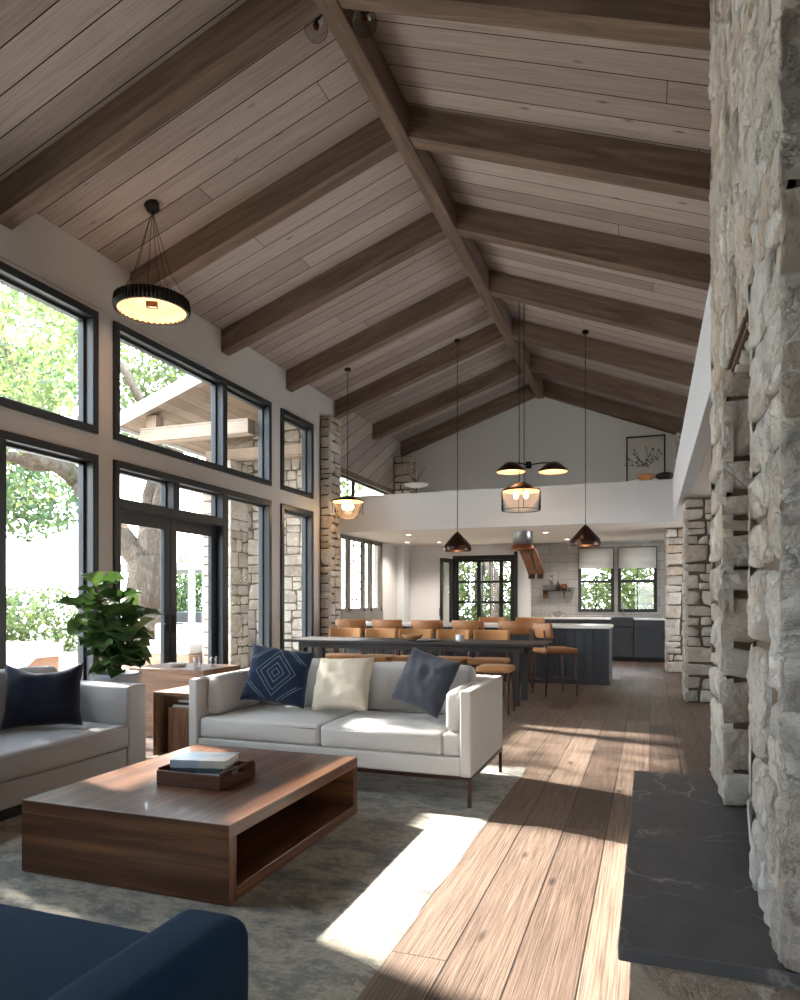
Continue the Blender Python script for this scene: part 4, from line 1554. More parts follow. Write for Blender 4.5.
# console box in front of the doors
cb = thing('wooden_console', 'low reddish oak console box before the glazed doors, holding dishes', 'console', (-4.42, 6.0, 0))
bx0, bx1, by0, by1, bzz = -4.86, -3.98, 5.62, 6.24, 0.66
mb = MB(590)
mb.box(bx0, bx1, by0, by1, bzz - 0.035, bzz, 0.003)
part(mb, 'table_top', M['oak_box'], cb)
for (a, b, c, d) in ((bx0, bx0 + 0.03, by0, by1), (bx1 - 0.03, bx1, by0, by1), (bx0 + 0.03, bx1 - 0.03, by0, by0 + 0.03), (bx0 + 0.03, bx1 - 0.03, by1 - 0.03, by1)):
    mb = MB(591)
    mb.box(a, b, c, d, 0.0, bzz - 0.035, 0.003, along=0 if b - a > d - c else 1)
    part(mb, 'side_panel', M['oak_box'], cb)
mb = MB(592)
mb.lathe([(0.0, 0.0), (0.06, 0.002), (0.085, 0.03), (0.09, 0.034), (0.082, 0.034), (0.055, 0.012), (0.0, 0.01)], 24, T(-4.48, 5.9, bzz))
tag(mb.build('shallow_dish', M['white']), 'shallow white dish on the oak console before the doors', 'dish')
for k, (x, y) in enumerate(((-4.22, 5.85), (-4.12, 5.98))):
    mb = MB(593)
    mb.lathe([(0.0, 0.002), (0.03, 0.002), (0.034, 0.10), (0.031, 0.10), (0.027, 0.008), (0.0, 0.008)], 20, T(x, y, bzz))
    tag(mb.build('drinking_glass', M['clear_glass']), 'clear drinking glass on the oak console ' + ('beside the white dish' if k == 0 else 'at the end by the oatmeal sofa'), 'glass', 'glasses on the console')

# fiddle leaf fig
PX, PY = -4.22, 4.74
fig = thing('potted_fig', 'bushy fiddle-leaf fig in a tall grey concrete pot between the sofas and windows', 'plant', (PX, PY, 0))
mb = MB(600)
mb.lathe([(0.0, 0.0), (0.15, 0.0), (0.155, 0.01), (0.195, 0.69), (0.20, 0.715), (0.195, 0.72), (0.178, 0.72), (0.172, 0.66), (0.0, 0.66)], 36, T(PX, PY, 0))
part(mb, 'pot', M['pot'], fig)
mb = MB(601)
mb.lathe([(0.171, 0.668), (0.08, 0.676), (0.0, 0.672)], 24, T(PX, PY, 0))
part(mb, 'soil', M['soil'], fig)
rng = random.Random(7)


def fig_leaf(L, W, bend, sd):
    vs, fs = [], []
    nu, nv = 9, 4
    for i in range(nu + 1):
        u = i / nu
        w = W * max(0.0, math.sin(PI * min(1, u ** 1.35))) ** 0.65 * (0.72 + 0.28 * u)
        if i == 0:
            w = W * 0.05
        for j in range(-nv, nv + 1):
            v = j / nv
            x = u * L
            z = -bend * u * u * L + abs(v) ** 1.5 * w * 0.28 + 0.012 * math.sin(u * 17 + sd) * abs(v)
            vs.append(Vector((x, v * w * 0.5 * 1.2, z)))
    m = 2 * nv + 1
    for i in range(nu):
        for j in range(2 * nv):
            fs.append([i * m + j, (i + 1) * m + j, (i + 1) * m + j + 1, i * m + j + 1])
    return vs, fs


stems = [((0.02, 0.0), (-0.05, -0.05), (-0.14, -0.08), 0.86), ((0.0, 0.02), (0.06, 0.02), (0.15, 0.05), 0.55), ((-0.02, 0.0), (-0.12, 0.02), (-0.36, 0.0), 0.62), ((0.0, -0.03), (0.03, -0.1), (0.02, -0.16), 0.50), ((0, 0), (0.09, -0.06), (0.26, -0.10), 0.40), ((0.01, 0.01), (-0.02, 0.05), (-0.06, 0.1), 0.74)]
sm = MB(602)
lf = MB(603)
for si, (a, b, c, H) in enumerate(stems):
    pts = []
    for i in range(13):
        t = i / 12
        x = a[0] * (1 - t) ** 2 + 2 * b[0] * t * (1 - t) + c[0] * t * t
        y = a[1] * (1 - t) ** 2 + 2 * b[1] * t * (1 - t) + c[1] * t * t
        pts.append(Vector((PX + x, PY + y, 0.67 + H * t * 0.93)))
    sm.tube(pts, [0.011 - 0.006 * i / 12 for i in range(13)], 7)
    nl = int(9 + H * 19)
    for k in range(nl):
        t = 0.22 + 0.78 * (k + 0.5) / nl
        i = min(11, int(t * 12))
        p = pts[i].lerp(pts[i + 1], t * 12 - i)
        ang = k * 2.4 + si * 1.3
        L = rng.uniform(0.17, 0.24) * (0.85 + 0.2 * t)
        W = L * rng.uniform(0.78, 0.95)
        up = rng.uniform(-0.15, 0.55) + 0.55 * (t > 0.85)
        vs, fs = fig_leaf(L, W, rng.uniform(0.15, 0.5), k)
        m = Matrix.Translation(p) @ Matrix.Rotation(ang, 4, 'Z') @ Matrix.Rotation(-up, 4, 'Y') @ Matrix.Rotation(rng.uniform(-0.6, 0.6), 4, 'X') @ Matrix.Translation((0.015, 0, 0))
        lf.add(vs, fs, m, True)
part(sm, 'stem', M['stem'], fig)
part(lf, 'foliage', M['leaf'], fig)

# ================================================================== DINING AND KITCHEN
TX0, TX1, TY0, TY1, TZ = -4.80, -1.22, 8.62, 9.50, 0.785
dt = thing('dining_table', 'long dark espresso wood dining table behind the oatmeal sofa', 'dining table', ((TX0 + TX1) / 2, 9.06, 0))
mb = MB(610)
mb.box(TX0, TX1, TY0, TY1, TZ - 0.035, TZ, 0.006, 2)
part(mb, 'table_top', M['dark_wood'], dt)
mb = MB(611)
for (a, b, c, d) in ((TX0 + .2, TX1 - .25, TY0 + 0.10, TY0 + 0.13), (TX0 + .2, TX1 - .25, TY1 - 0.13, TY1 - 0.10), (TX0 + .2, TX0 + .23, TY0 + 0.13, TY1 - 0.13), (TX1 - .28, TX1 - .25, TY0 + 0.13, TY1 - 0.13)):
    mb.box(a, b, c, d, TZ - 0.115, TZ - 0.035, 0.002)
part(mb, 'apron', M['dark_wood'], dt)
for x in (TX0 + 0.18, TX1 - 0.40):
    for y in (TY0 + 0.10, TY1 - 0.19):
        mb = MB(612)
        vs, fs = rbox(0.09, 0.09, TZ - 0.036, 0.006, 1)
        vs = [Vector((p.x * (0.8 + 0.2 * (p.z / (TZ - .036) + .5)), p.y * (0.8 + 0.2 * (p.z / (TZ - .036) + .5)), p.z)) for p in vs]
        mb.add(vs, fs, T(x + 0.045, y + 0.045, (TZ - 0.036) / 2))
        part(mb, 'leg', M['dark_wood'], dt)


def make_chair(name, label, cat, seat_h, back_top, w, d, mat, group, bars=True, back=True, legh=None):
    """seat centre at origin, faces +Y (backrest on the -Y side)"""
    r = thing(name, label, cat, (0, 0, 0), 0, group)
    m = MB(620)
    vs, fs = cushion(w, d, 0.075, 0.028, 0.012, 620)
    m.add(vs, fs, T(0, 0, seat_h - 0.0375), True)
    m.build('seat', M[mat], r)
    if back:
        m = MB(621)
        bh = 0.21
        z0 = back_top - bh
        n = 16
        vs, fs = [], []
        R = w * 0.72
        for i in range(n + 1):
            a = -0.80 + 1.6 * i / n
            for (rad, zz) in ((R, z0 + 0.02), (R - 0.012, z0), (R - 0.035, z0), (R - 0.045, z0 + 0.02), (R - 0.045, back_top - 0.02), (R - 0.035, back_top), (R - 0.012, back_top), (R, back_top - 0.02)):
                lean = (zz - seat_h) * 0.12
                vs.append(Vector((rad * math.sin(a), -rad * math.cos(a) * 1.0 + R - d / 2 - lean, zz)))
        for i in range(n):
            for c in range(8):
                c2 = (c + 1) % 8
                fs.append([i * 8 + c, i * 8 + c2, (i + 1) * 8 + c2, (i + 1) * 8 + c])
        fs.append(list(range(8))[::-1])
        fs.append([n * 8 + c for c in range(8)])
        m.add(vs, fs, None, True)
        m.build('backrest', M[mat], r)
    for sx in (-1, 1):
        for sy in (-1, 1):
            m = MB(622)
            x, y = sx * (w / 2 - 0.04), sy * (d / 2 - 0.04)
            top = seat_h - 0.07
            pts = [(x + sx * 0.025, y + sy * 0.03, 0.0), (x, y, top)]
            rad = [0.011, 0.017]
            if sy < 0 and back:
                pts.append((x + sx * 0.005, y - 0.05, back_top - 0.10))
                rad.append(0.012)
            m.tube(pts, rad, 8)
            m.build('leg', M['leg_wood'], r)
    if bars:
        z = 0.22
        for (p, q) in (((-1, -1), (1, -1)), ((-1, 1), (1, 1)), ((-1, -1), (-1, 1)), ((1, -1), (1, 1))):
            m = MB(623)
            e = 0.018
            m.tube([(p[0] * (w / 2 - 0.04 + e), p[1] * (d / 2 - 0.04 + e), z), (q[0] * (w / 2 - 0.04 + e), q[1] * (d / 2 - 0.04 + e), z)], 0.009, 6)
            m.build('footrest_bar', M['leg_wood'], r)
    return r


# counter stools at the island, backs to the room
stool = make_chair('counter_stool', 'tan leather counter stool with slim dark legs, pulled out past the dining table end', 'stool', 0.665, 1.01, 0.52, 0.48, 'tan', 'island stools')
stool.location = (-1.26, 9.98, 0)
stool.rotation_euler = (0, 0, math.radians(-60))
slabels = ['tan counter stool at the island right behind the charcoal table end', 'tan counter stool at the island, second from the stool by the dining table end',
           'tan counter stool in the middle of the island row', 'tan counter stool at the island, next to the one nearest the window pillar', 'tan counter stool at the island closest to the window pillar']
for k, x in enumerate((-1.95, -2.68, -3.38, -4.05, -4.72)):
    dup(stool, (x, 10.88, 0), math.radians((4, -5, 3, -2, 6)[k]), slabels[k])
for k, x in enumerate((-2.75, -2.08)):
    dup(stool, (x, 12.72 + 0.0, 0), math.radians(180 + (3, -4)[k]), ['tan counter stool on the kitchen side of the island, before the black glazed door', 'tan counter stool on the kitchen side of the island, before the white post'][k])

# dining chairs on the far side of the table and one backless stool on the near side
chair = make_chair('dining_chair', 'honey tan upholstered dining chair at the table end by the island corner', 'chair', 0.50, 0.895, 0.525, 0.48, 'tan_light', 'dining chairs', bars=False)
chair.location = (-2.15, 9.78, 0)
chair.rotation_euler = (0, 0, math.radians(180))
clabels = ['honey tan dining chair, second along the table from the tan pulled-out stool', 'honey tan dining chair, third along the table from the pulled-out stool', 'honey tan dining chair, fourth along the table, one short of the window end',
           'honey tan dining chair at the window end of the table']
for k, x in enumerate((-2.72, -3.29, -3.86, -4.43)):
    dup(chair, (x, 9.78, 0), math.radians(180 + (-3, 4, -2, 5)[k]), clabels[k])
low = make_chair('low_stool', 'backless tan fabric stool tucked at the sofa side of the dining table', 'stool', 0.555, 0.8, 0.40, 0.36, 'tan_light', None, bars=False, back=False)
low.location = (-1.72, 8.20, 0)

# things on the table
mb = MB(640)
mb.lathe([(0, 0.0), (0.045, 0.0), (0.055, 0.015), (0.055, 0.09), (0.05, 0.09), (0.048, 0.02), (0, 0.015)], 24, T(-2.35, 8.92, TZ))
tag(mb.build('ceramic_cup', M['white']), 'white ceramic cup standing on the dining table', 'cup')
mb = MB(641)
mb.lathe([(0, 0.0), (0.06, 0.0), (0.12, 0.035), (0.145, 0.075), (0.138, 0.075), (0.11, 0.04), (0.05, 0.012), (0, 0.01)], 28, T(-3.05, 9.05, TZ))
tag(mb.build('fruit_bowl', M['tan_light']), 'honey-coloured woven bowl in the middle of the dining table', 'bowl')
mb = MB(642)
vs, fs = pillow(0.34, 0.24, 0.02, 4, 14, 0.02, 0.006)
mb.add(vs, fs, T(-2.75, 8.88, TZ + 0.016, rz=0.3, rx=PI / 2), True)
tag(mb.build('folded_napkin', M['pot']), 'grey folded napkin lying on the dining table beside the cup', 'napkin')

# island
IX0, IX1, IY0, IY1, IZ = -5.05, -0.58, 11.32, 12.35, 0.925
isl = thing('kitchen_island', 'long charcoal panelled kitchen island with a white stone worktop', 'kitchen island', ((IX0 + IX1) / 2, 11.85, 0))
mb = MB(650)
mb.box(IX0 + 0.04, IX1 - 0.04, IY0 + 0.06, IY1 - 0.06, 0.0, IZ - 0.045)
part(mb, 'body', M['cabinet'], isl)
mb = MB(651)
x = IX0 + 0.02
while x < IX1 - 0.03:
    mb.box(x, min(x + 0.134, IX1 - 0.02), IY0 + 0.035, IY0 + 0.062, 0.08, IZ - 0.045, 0.005)
    x += 0.14
y = IY0 + 0.04
while y < IY1 - 0.08:
    mb.box(IX1 - 0.042, IX1 - 0.018, y, min(y + 0.134, IY1 - 0.05), 0.08, IZ - 0.045, 0.005)
    y += 0.14
part(mb, 'board_panel', M['cabinet'], isl)
mb = MB(652)
mb.box(IX0 + 0.01, IX1 - 0.01, IY0 + 0.028, IY0 + 0.06, 0, 0.08, 0.004)
mb.box(IX1 - 0.04, IX1 - 0.012, IY0 + 0.06, IY1 - 0.06, 0, 0.08, 0.004)
part(mb, 'plinth', M['cabinet'], isl)
mb = MB(653)
mb.box(IX0, IX1, IY0, IY1, IZ - 0.045, IZ, 0.004)
part(mb, 'worktop', M['quartz'], isl, 'white stone worktop')

# base cabinets along the kitchen wall
CABL = ['charcoal base cabinet at the tiled wall nearest the white post', 'charcoal base cabinet under the open glass shelf', 'charcoal base cabinet beside the sink front, under the first kitchen window',
        'charcoal sink cabinet under the kitchen windows', 'charcoal base cabinet at the end beside the stone pillar']
edges = [-2.60, -2.02, -1.40, -0.80, -0.33, 0.30]
cab_top = 0.90
for k in range(5):
    a, b = edges[k], edges[k + 1]
    if k == 4:
        b = 0.30
    c = thing('base_cabinet', CABL[k], 'cabinet', ((a + b) / 2, 16.15, 0), 0, 'kitchen base cabinets')
    m = MB(660 + k)
    m.box(a + 0.003, b - 0.003, 15.86, 16.48, 0.09, cab_top)
    part(m, 'body', M['cabinet'], c)
    m = MB(0)
    m.box(a + 0.003, b - 0.003, 15.92, 16.48, 0.0, 0.09)
    part(m, 'toe_kick', M['black'], c)
    dz = cab_top - (0.02 if k != 3 else 0.02)
    m = MB(0)
    f = 0.055
    y0, y1 = 15.838, 15.86
    zb, zt = 0.10, 0.74
    for (p, q, r, w) in ((a + .01, b - .01, zt - f, zt), (a + .01, b - .01, zb, zb + f), (a + .01, a + .01 + f, zb + f, zt - f), (b - .01 - f, b - .01, zb + f, zt - f)):
        m.box(p, q, y0, y1, r, w, 0.002)
    m.box(a + .01 + f, b - .01 - f, y0 + 0.012, y1, zb + f, zt - f)
    dr = part(m, 'door', M['cabinet'], c)
    hd = MB(0)
    hd.tube([(b - 0.05, y0 - 0.02, 0.50), (b - 0.05, y0 - 0.02, 0.64)], 0.006, 6)
    sub(hd, 'handle', M['black'], dr)
    m = MB(0)
    m.box(a + .01, b - .01, y0, y1, 0.752, cab_top - 0.01, 0.003)
    part(m, 'drawer', M['cabinet'], c)
mb = MB(670)
mb.box(-2.60, -0.80, 15.82, 16.486, cab_top, cab_top + 0.035, 0.004)
mb.box(-0.33, 0.30, 15.82, 16.486, cab_top, cab_top + 0.035, 0.004)
mb.box(-0.80, -0.33, 16.36, 16.486, cab_top, cab_top + 0.035, 0.004)
tag(mb.build('worktop', M['quartz']), 'white stone worktop running along the tiled kitchen wall under the windows', 'worktop')
sk = thing('farmhouse_sink', 'dark apron-front sink set into the worktop under the windows', 'sink', (-0.56, 16.1, cab_top))
mb = MB(671)
for (a, b, c, d, e, f) in ((-0.79, -0.34, 15.80, 15.836, cab_top - 0.14, cab_top + 0.05), (-0.79, -0.34, 16.33, 16.358, cab_top + 0.001, cab_top + 0.05), (-0.79, -0.76, 15.836, 16.33, cab_top + .001, cab_top + 0.05), (-0.37, -0.34, 15.836, 16.33, cab_top + .001, cab_top + 0.05), (-0.76, -0.37, 15.836, 16.33, cab_top + .001, cab_top + 0.012)):
    mb.box(a, b, c, d, e, f, 0.004)
part(mb, 'basin', M['cabinet'], sk)
mb = MB(672)
pts = [(-0.56, 16.42, cab_top + 0.036), (-0.56, 16.42, cab_top + 0.27)] + [(-0.56, 16.42 - 0.08 + 0.08 * math.cos(a), cab_top + 0.27 + 0.08 * math.sin(a)) for a in [PI * q / 8 for q in range(1, 9)]] + [(-0.56, 16.26, cab_top + 0.22)]
mb.tube(pts, 0.011, 8)
part(mb, 'faucet', M['steel'], sk)

# open shelf with glass and copper
sh = thing('wall_shelf', 'slim black bracket shelf on the tiled kitchen wall', 'shelf', (-2.0, 16.4, 1.53))
mb = MB(680)
mb.box(-2.35, -1.70, 16.30, 16.486, 1.53, 1.55, 0.003)
part(mb, 'shelf_board', M['black'], sh)
for x in (-2.24, -1.86):
    mb = MB(681)
    mb.tube([(x, 16.33, 1.53), (x, 16.475, 1.53)], 0.008, 6)
    mb.tube([(x, 16.47, 1.53), (x, 16.47, 1.36)], 0.008, 6)
    mb.tube([(x, 16.33, 1.53), (x, 16.47, 1.37)], 0.007, 6)
    part(mb, 'bracket', M['black'], sh)


def vessel(name, label, cat, prof, loc, mat, group=None, n=24):
    mb = MB(0)
    mb.lathe(prof, n)
    o = mb.build(name, M[mat])
    o.location = loc
    return tag(o, label, cat, group)


SZ = 1.5505
vessel('glass_jar', 'clear glass jar at the end of the wall shelf towards the white post', 'jar', [(0, 0), (0.06, 0), (0.065, 0.01), (0.065, 0.13), (0.06, 0.13), (0.058, 0.012), (0, 0.012)], (-2.29, 16.40, SZ), 'clear_glass')
vessel('glass_decanter', 'tall clear glass decanter in the middle of the wall shelf', 'decanter', [(0, 0), (0.07, 0), (0.085, 0.03), (0.08, 0.12), (0.03, 0.22), (0.025, 0.30), (0.04, 0.36), (0.035, 0.36), (0.02, 0.30), (0.025, 0.22), (0.07, 0.12), (0, 0.02)], (-2.14, 16.40, SZ), 'clear_glass')
vessel('black_bottle', 'short black bottle on the wall shelf beside the decanter', 'bottle', [(0, 0), (0.05, 0), (0.055, 0.02), (0.055, 0.12), (0.02, 0.17), (0.02, 0.22), (0, 0.22)], (-1.995, 16.40, SZ), 'black')
vessel('copper_pot', 'round copper pot on the wall shelf next to the black bottle', 'pot', [(0, 0), (0.05, 0), (0.075, 0.05), (0.07, 0.12), (0.05, 0.15), (0.045, 0.15), (0.065, 0.11), (0, 0.02)], (-1.86, 16.40, SZ), 'copper')
vessel('steel_bowl', 'small bright steel bowl at the window end of the wall shelf', 'bowl', [(0, 0), (0.03, 0), (0.065, 0.06), (0.07, 0.085), (0.065, 0.085), (0.028, 0.01), (0, 0.01)], (-1.712 - 0.0, 16.38, SZ), 'steel')
vessel('copper_mug', 'copper mug hanging below the shelf end near the white post', 'mug', [(0, 0), (0.055, 0), (0.055, 0.16), (0.05, 0.16), (0.048, 0.012), (0, 0.012)], (-2.29, 16.435, 1.369), 'copper')
vessel('glass_bowl', 'wide clear glass bowl on the kitchen worktop under the shelf', 'bowl', [(0, 0), (0.08, 0), (0.15, 0.07), (0.16, 0.13), (0.155, 0.13), (0.14, 0.07), (0.07, 0.01), (0, 0.01)], (-1.98, 16.2, cab_top + 0.0355), 'clear_glass')

# hanging extractor: steel cylinder with a copper rim and a slanted copper duct
hood = thing('range_hood', 'round steel extractor hood with a copper rim hanging from the kitchen soffit', 'extractor hood', (-2.35, 13.6, 2.15))
HX, HY = -2.32, 13.6
mb = MB(690)
mb.lathe([(0.195, 2.658), (0.195, 2.36), (0.19, 2.36), (0.19, 2.658)], 32, T(HX, HY, 0))
part(mb, 'drum', M['steel'], hood)
mb = MB(691)
mb.lathe([(0.197, 2.40), (0.205, 2.36), (0.235, 2.325), (0.235, 2.30), (0.18, 2.285), (0.0, 2.30), (0.0, 2.36), (0.197, 2.40)], 32, T(HX, HY, 0))
part(mb, 'rim', M['copper'], hood)
mb = MB(692)
for (dx, wd) in ((0.02, 0.09), (0.19, 0.05)):
    mb = MB(692)
    mb.box(-wd, wd, -0.07, 0.07, -0.50, 0.0, 0.02, 2, mat=T(HX + dx, HY + 0.05, 2.30, ry=math.radians(-20)))
    part(mb, 'copper_duct', M['old_copper'], hood)
for k, dx in enumerate((0.16, 0.33)):
    mb = MB(693 + k)
    mb.box(-0.06, 0.06, -0.05, 0.05, -0.06, 0.06, 0.01, mat=T(HX + dx, HY + 0.05, 1.80))
    part(mb, 'lamp_head', M['dark_copper'], hood)

# ================================================================== LAMPS
def cord(mb, x, y, z0, z1, r=0.007):
    mb.tube([(x, y, z0), (x, y, z1)], r, 6)


# pleated ring pendant
LX, LY = -4.95, 6.08
ring = thing('ring_pendant', 'large pleated black ring pendant with a glowing inside, hung near the windows', 'pendant lamp', (LX, LY, 4.4))
RZ0 = 4.37
Rr = 0.375
mb = MB(700)
n = 120
prof = [(1.0, 0.0), (1.03, 0.05), (1.0, 0.13), (0.93, 0.13), (0.93, 0.0)]
vs, fs = [], []
for k in range(n):
    a = 2 * PI * k / n
    for q, (r, z) in enumerate(prof):
        rr = Rr * r * (1 + (0.018 if q < 3 else 0) * (1 if k % 2 else -1))
        vs.append(Vector((LX + rr * math.cos(a), LY + rr * math.sin(a), RZ0 + z)))
m_ = len(prof)
for k in range(n):
    k2 = (k + 1) % n
    for q in range(m_):
        q2 = (q + 1) % m_
        fs.append([k * m_ + q, k2 * m_ + q, k2 * m_ + q2, k * m_ + q2])
mb.add(vs, fs)
part(mb, 'pleated_shade', M['black'], ring)
mb = MB(701)
vs, fs = lathe([(Rr * 0.925, RZ0 + 0.01), (Rr * 0.92, RZ0 + 0.09), (Rr * 0.5, RZ0 + 0.10), (0.02, RZ0 + 0.108), (0.0, RZ0 + 0.108)], 72)
vs = [Vector((p.x * (0.985 if i % 2 else 1.0), p.y * (0.985 if i % 2 else 1.0), p.z + (0.012 if i % 2 and math.hypot(p.x, p.y) > 0.1 else 0))) for i, p in enumerate(vs)]
mb.add(vs, fs, T(LX, LY, 0), False)
part(mb, 'diffuser', M['warm_shade'], ring, 'glowing ribbed amber inner diffuser')
mb = MB(702)
mb.box(-0.06, 0.06, -0.035, 0.035, RZ0 + 0.045, RZ0 + 0.104, 0.006, mat=T(LX, LY, 0, 0.5))
part(mb, 'lamp_holder', M['dark_copper'], ring)
cz0 = ceil_z(LX)
mb = MB(703)
mb.lathe([(0.0, 0.045), (0.075, 0.045), (0.08, 0.02), (0.065, -0.045), (0.0, -0.05)], 28, T(LX, LY, cz0 - 0.02, ry=-math.atan(SL)))
part(mb, 'ceiling_rose', M['black'], ring)
for k in range(6):
    a = 2 * PI * k / 6 + 0.4
    mb = MB(704)
    mb.tube([(LX, LY, cz0 - 0.06), (LX + Rr * 0.5 * math.cos(a), LY + Rr * 0.5 * math.sin(a), RZ0 + 0.42), (LX + Rr * 0.96 * math.cos(a), LY + Rr * 0.96 * math.sin(a), RZ0 + 0.12)], 0.003, 5)
    part(mb, 'wire', M['black'], ring)
lamp('ring_pendant_light', (LX, LY, RZ0 + 0.02), 5, r=0.12)


def cone_pendant(label, x, y, zb, ztop):
    r = thing('cone_pendant', label, 'pendant lamp', (x, y, zb), 0, 'bronze cone pendants over the island')
    mb = MB(710)
    mb.lathe([(0.25, zb), (0.258, zb + 0.035), (0.24, zb + 0.11), (0.07, zb + 0.30), (0.022, zb + 0.35), (0.018, zb + 0.345), (0.065, zb + 0.29), (0.23, zb + 0.105), (0.245, zb + 0.035), (0.24, zb)], 40, T(x, y, 0))
    part(mb, 'shade', M['dark_copper'], r)
    mb = MB(711)
    mb.lathe([(0.222, zb + 0.028), (0.21, zb + 0.08), (0.05, zb + 0.235)], 40, T(x, y, 0))
    part(mb, 'shade_lining', M['copper'], r, 'coppery inner lining')
    mb = MB(712)
    vs, fs = lathe([(0.0, -0.05), (0.032, -0.035), (0.042, 0.0), (0.03, 0.04), (0.0, 0.05)], 16)
    mb.add(vs, fs, T(x, y, zb + 0.09), True)
    part(mb, 'bulb', M['bulb'], r)
    mb = MB(713)
    cord(mb, x, y, zb + 0.34, ztop)
    part(mb, 'cord', M['black'], r)
    mb = MB(714)
    mb.lathe([(0.0, -0.05), (0.05, -0.045), (0.055, 0.0), (0.0, 0.01)], 20, T(x, y, ztop))
    part(mb, 'ceiling_rose', M['black'], r)
    lamp('cone_pendant_light', (x, y, zb + 0.02), 4, r=0.05)


cone_pendant('bronze cone pendant hanging over the island before the pale kitchen wall', -3.30, 12.35, 2.22, ceil_z(-3.30) - 0.02)
cone_pendant('bronze cone pendant hanging over the island end before the kitchen windows', -1.02, 12.1, 2.24, ceil_z(-1.02) - 0.02)

# glass lantern by the stone pillar
GX, GY, GZ = -5.08, 11.45, 2.78
gl = thing('glass_lantern', 'warm glass lantern pendant with a black cap beside the slim stone pillar', 'pendant lamp', (GX, GY, GZ))
mb = MB(720)
mb.lathe([(0.30, 0.30), (0.29, 0.325), (0.16, 0.36), (0.06, 0.40), (0.0, 0.41), ], 32, T(GX, GY, GZ))
part(mb, 'cap', M['black'], gl)
mb = MB(721)
mb.lathe([(0.285, 0.298), (0.24, 0.31), (0.0, 0.32)], 32, T(GX, GY, GZ))
part(mb, 'diffuser', M['warm_shade'], gl, 'glowing amber underside of the cap')
mb = MB(722)
mb.lathe([(0.23, 0.295), (0.225, 0.12), (0.16, 0.02), (0.06, 0.0), (0.0, 0.0)], 32, T(GX, GY, GZ))
part(mb, 'glass_bowl', M['clear_glass'], gl)
for k in range(4):
    a = PI / 4 + k * PI / 2
    mb = MB(723)
    mb.tube([(GX + 0.29 * math.cos(a), GY + 0.29 * math.sin(a), GZ + 0.30), (GX + 0.29 * math.cos(a), GY + 0.29 * math.sin(a), GZ + 0.08)], 0.006, 5)
    part(mb, 'side_rod', M['black'], gl)
for k in range(3):
    a = k * 2.1
    mb = MB(724)
    vs, fs = lathe([(0.0, -0.06), (0.035, -0.04), (0.045, 0.0), (0.02, 0.06), (0.0, 0.065)], 14)
    mb.add(vs, fs, T(GX + 0.08 * math.cos(a), GY + 0.08 * math.sin(a), GZ + 0.21), True)
    part(mb, 'bulb', M['bulb'], gl)
mb = MB(725)
cord(mb, GX, GY, GZ + 0.40, ceil_z(GX))
part(mb, 'cord', M['black'], gl)
mb = MB(726)
mb.lathe([(0.0, -0.05), (0.06, -0.04), (0.06, 0.0), (0.0, 0.02)], 20, T(GX, GY, ceil_z(GX)))
part(mb, 'ceiling_rose', M['black'], gl)
lamp('glass_lantern_light', (GX, GY, GZ + 0.12), 7, r=0.12)

# cage lantern with two flat shades on arms, over the table
QX, QY, QZ = -1.96, 11.3, 2.78
cl = thing('cage_chandelier', 'bronze chandelier with a lit glass cage and two flat shades on arms', 'chandelier', (QX, QY, QZ))
mb = MB(730)
mb.lathe([(0.31, 0.30), (0.30, 0.33), (0.12, 0.42), (0.08, 0.45), (0.0, 0.455)], 32, T(QX, QY, QZ))
part(mb, 'cap', M['dark_copper'], cl)
mb = MB(731)
mb.lathe([(0.295, 0.30), (0.28, 0.325), (0.0, 0.40)], 32, T(QX, QY, QZ))
part(mb, 'diffuser', M['warm_shade'], cl, 'glowing underside of the cap')
mb = MB(732)
mb.lathe([(0.305, 0.30), (0.305, 0.0), (0.30, 0.0), (0.0, 0.002)], 32, T(QX, QY, QZ))
part(mb, 'glass_cylinder', M['clear_glass'], cl)
mb = MB(733)
ringp = [(QX + 0.312 * math.cos(2 * PI * k / 32), QY + 0.312 * math.sin(2 * PI * k / 32), QZ) for k in range(33)]
mb.tube(ringp, 0.006, 5)
for k in range(4):
    a = 0.3 + k * PI / 2
    mb.tube([(QX + 0.312 * math.cos(a), QY + 0.312 * math.sin(a), QZ), (QX + 0.312 * math.cos(a), QY + 0.312 * math.sin(a), QZ + 0.31)], 0.006, 5)
part(mb, 'cage_frame', M['black'], cl)
for k in range(2):
    mb = MB(734)
    vs, fs = lathe([(0.0, -0.06), (0.03, -0.045), (0.042, 0.0), (0.02, 0.06), (0.0, 0.065)], 14)
    mb.add(vs, fs, T(QX - 0.08 + 0.16 * k, QY, QZ + 0.24), True)
    part(mb, 'bulb', M['bulb'], cl)
hubz = QZ + 0.72
mb = MB(735)
mb.lathe([(0.0, -0.06), (0.05, -0.05), (0.05, 0.05), (0.0, 0.06)], 16, T(QX + 0.12, QY, hubz))
part(mb, 'hub', M['black'], cl)
for k, (ax, ay) in enumerate(((-0.14, -0.12), (0.50, 0.08))):
    X2, Y2 = QX + ax, QY + ay
    mb = MB(736)
    mb.tube([(QX + 0.12, QY, hubz), ((QX + 0.12 + X2) / 2, (QY + Y2) / 2, hubz + 0.03), (X2, Y2, hubz + 0.03)], 0.012, 6)
    part(mb, 'arm', M['black'], cl)
    mb = MB(737)
    mb.lathe([(0.235, -0.12), (0.235, -0.095), (0.09, 0.03), (0.0, 0.04)], 32, T(X2, Y2, hubz))
    s = part(mb, 'flat_shade', M['dark_copper'], cl)
    mb = MB(738)
    mb.lathe([(0.225, -0.118), (0.21, -0.095), (0.0, -0.08)], 32, T(X2, Y2, hubz))
    sub(mb, 'diffuser', M['warm_shade'], s, 'glowing underside')
    lamp('chandelier_shade_light', (X2, Y2, hubz - 0.14), 2, r=0.1)
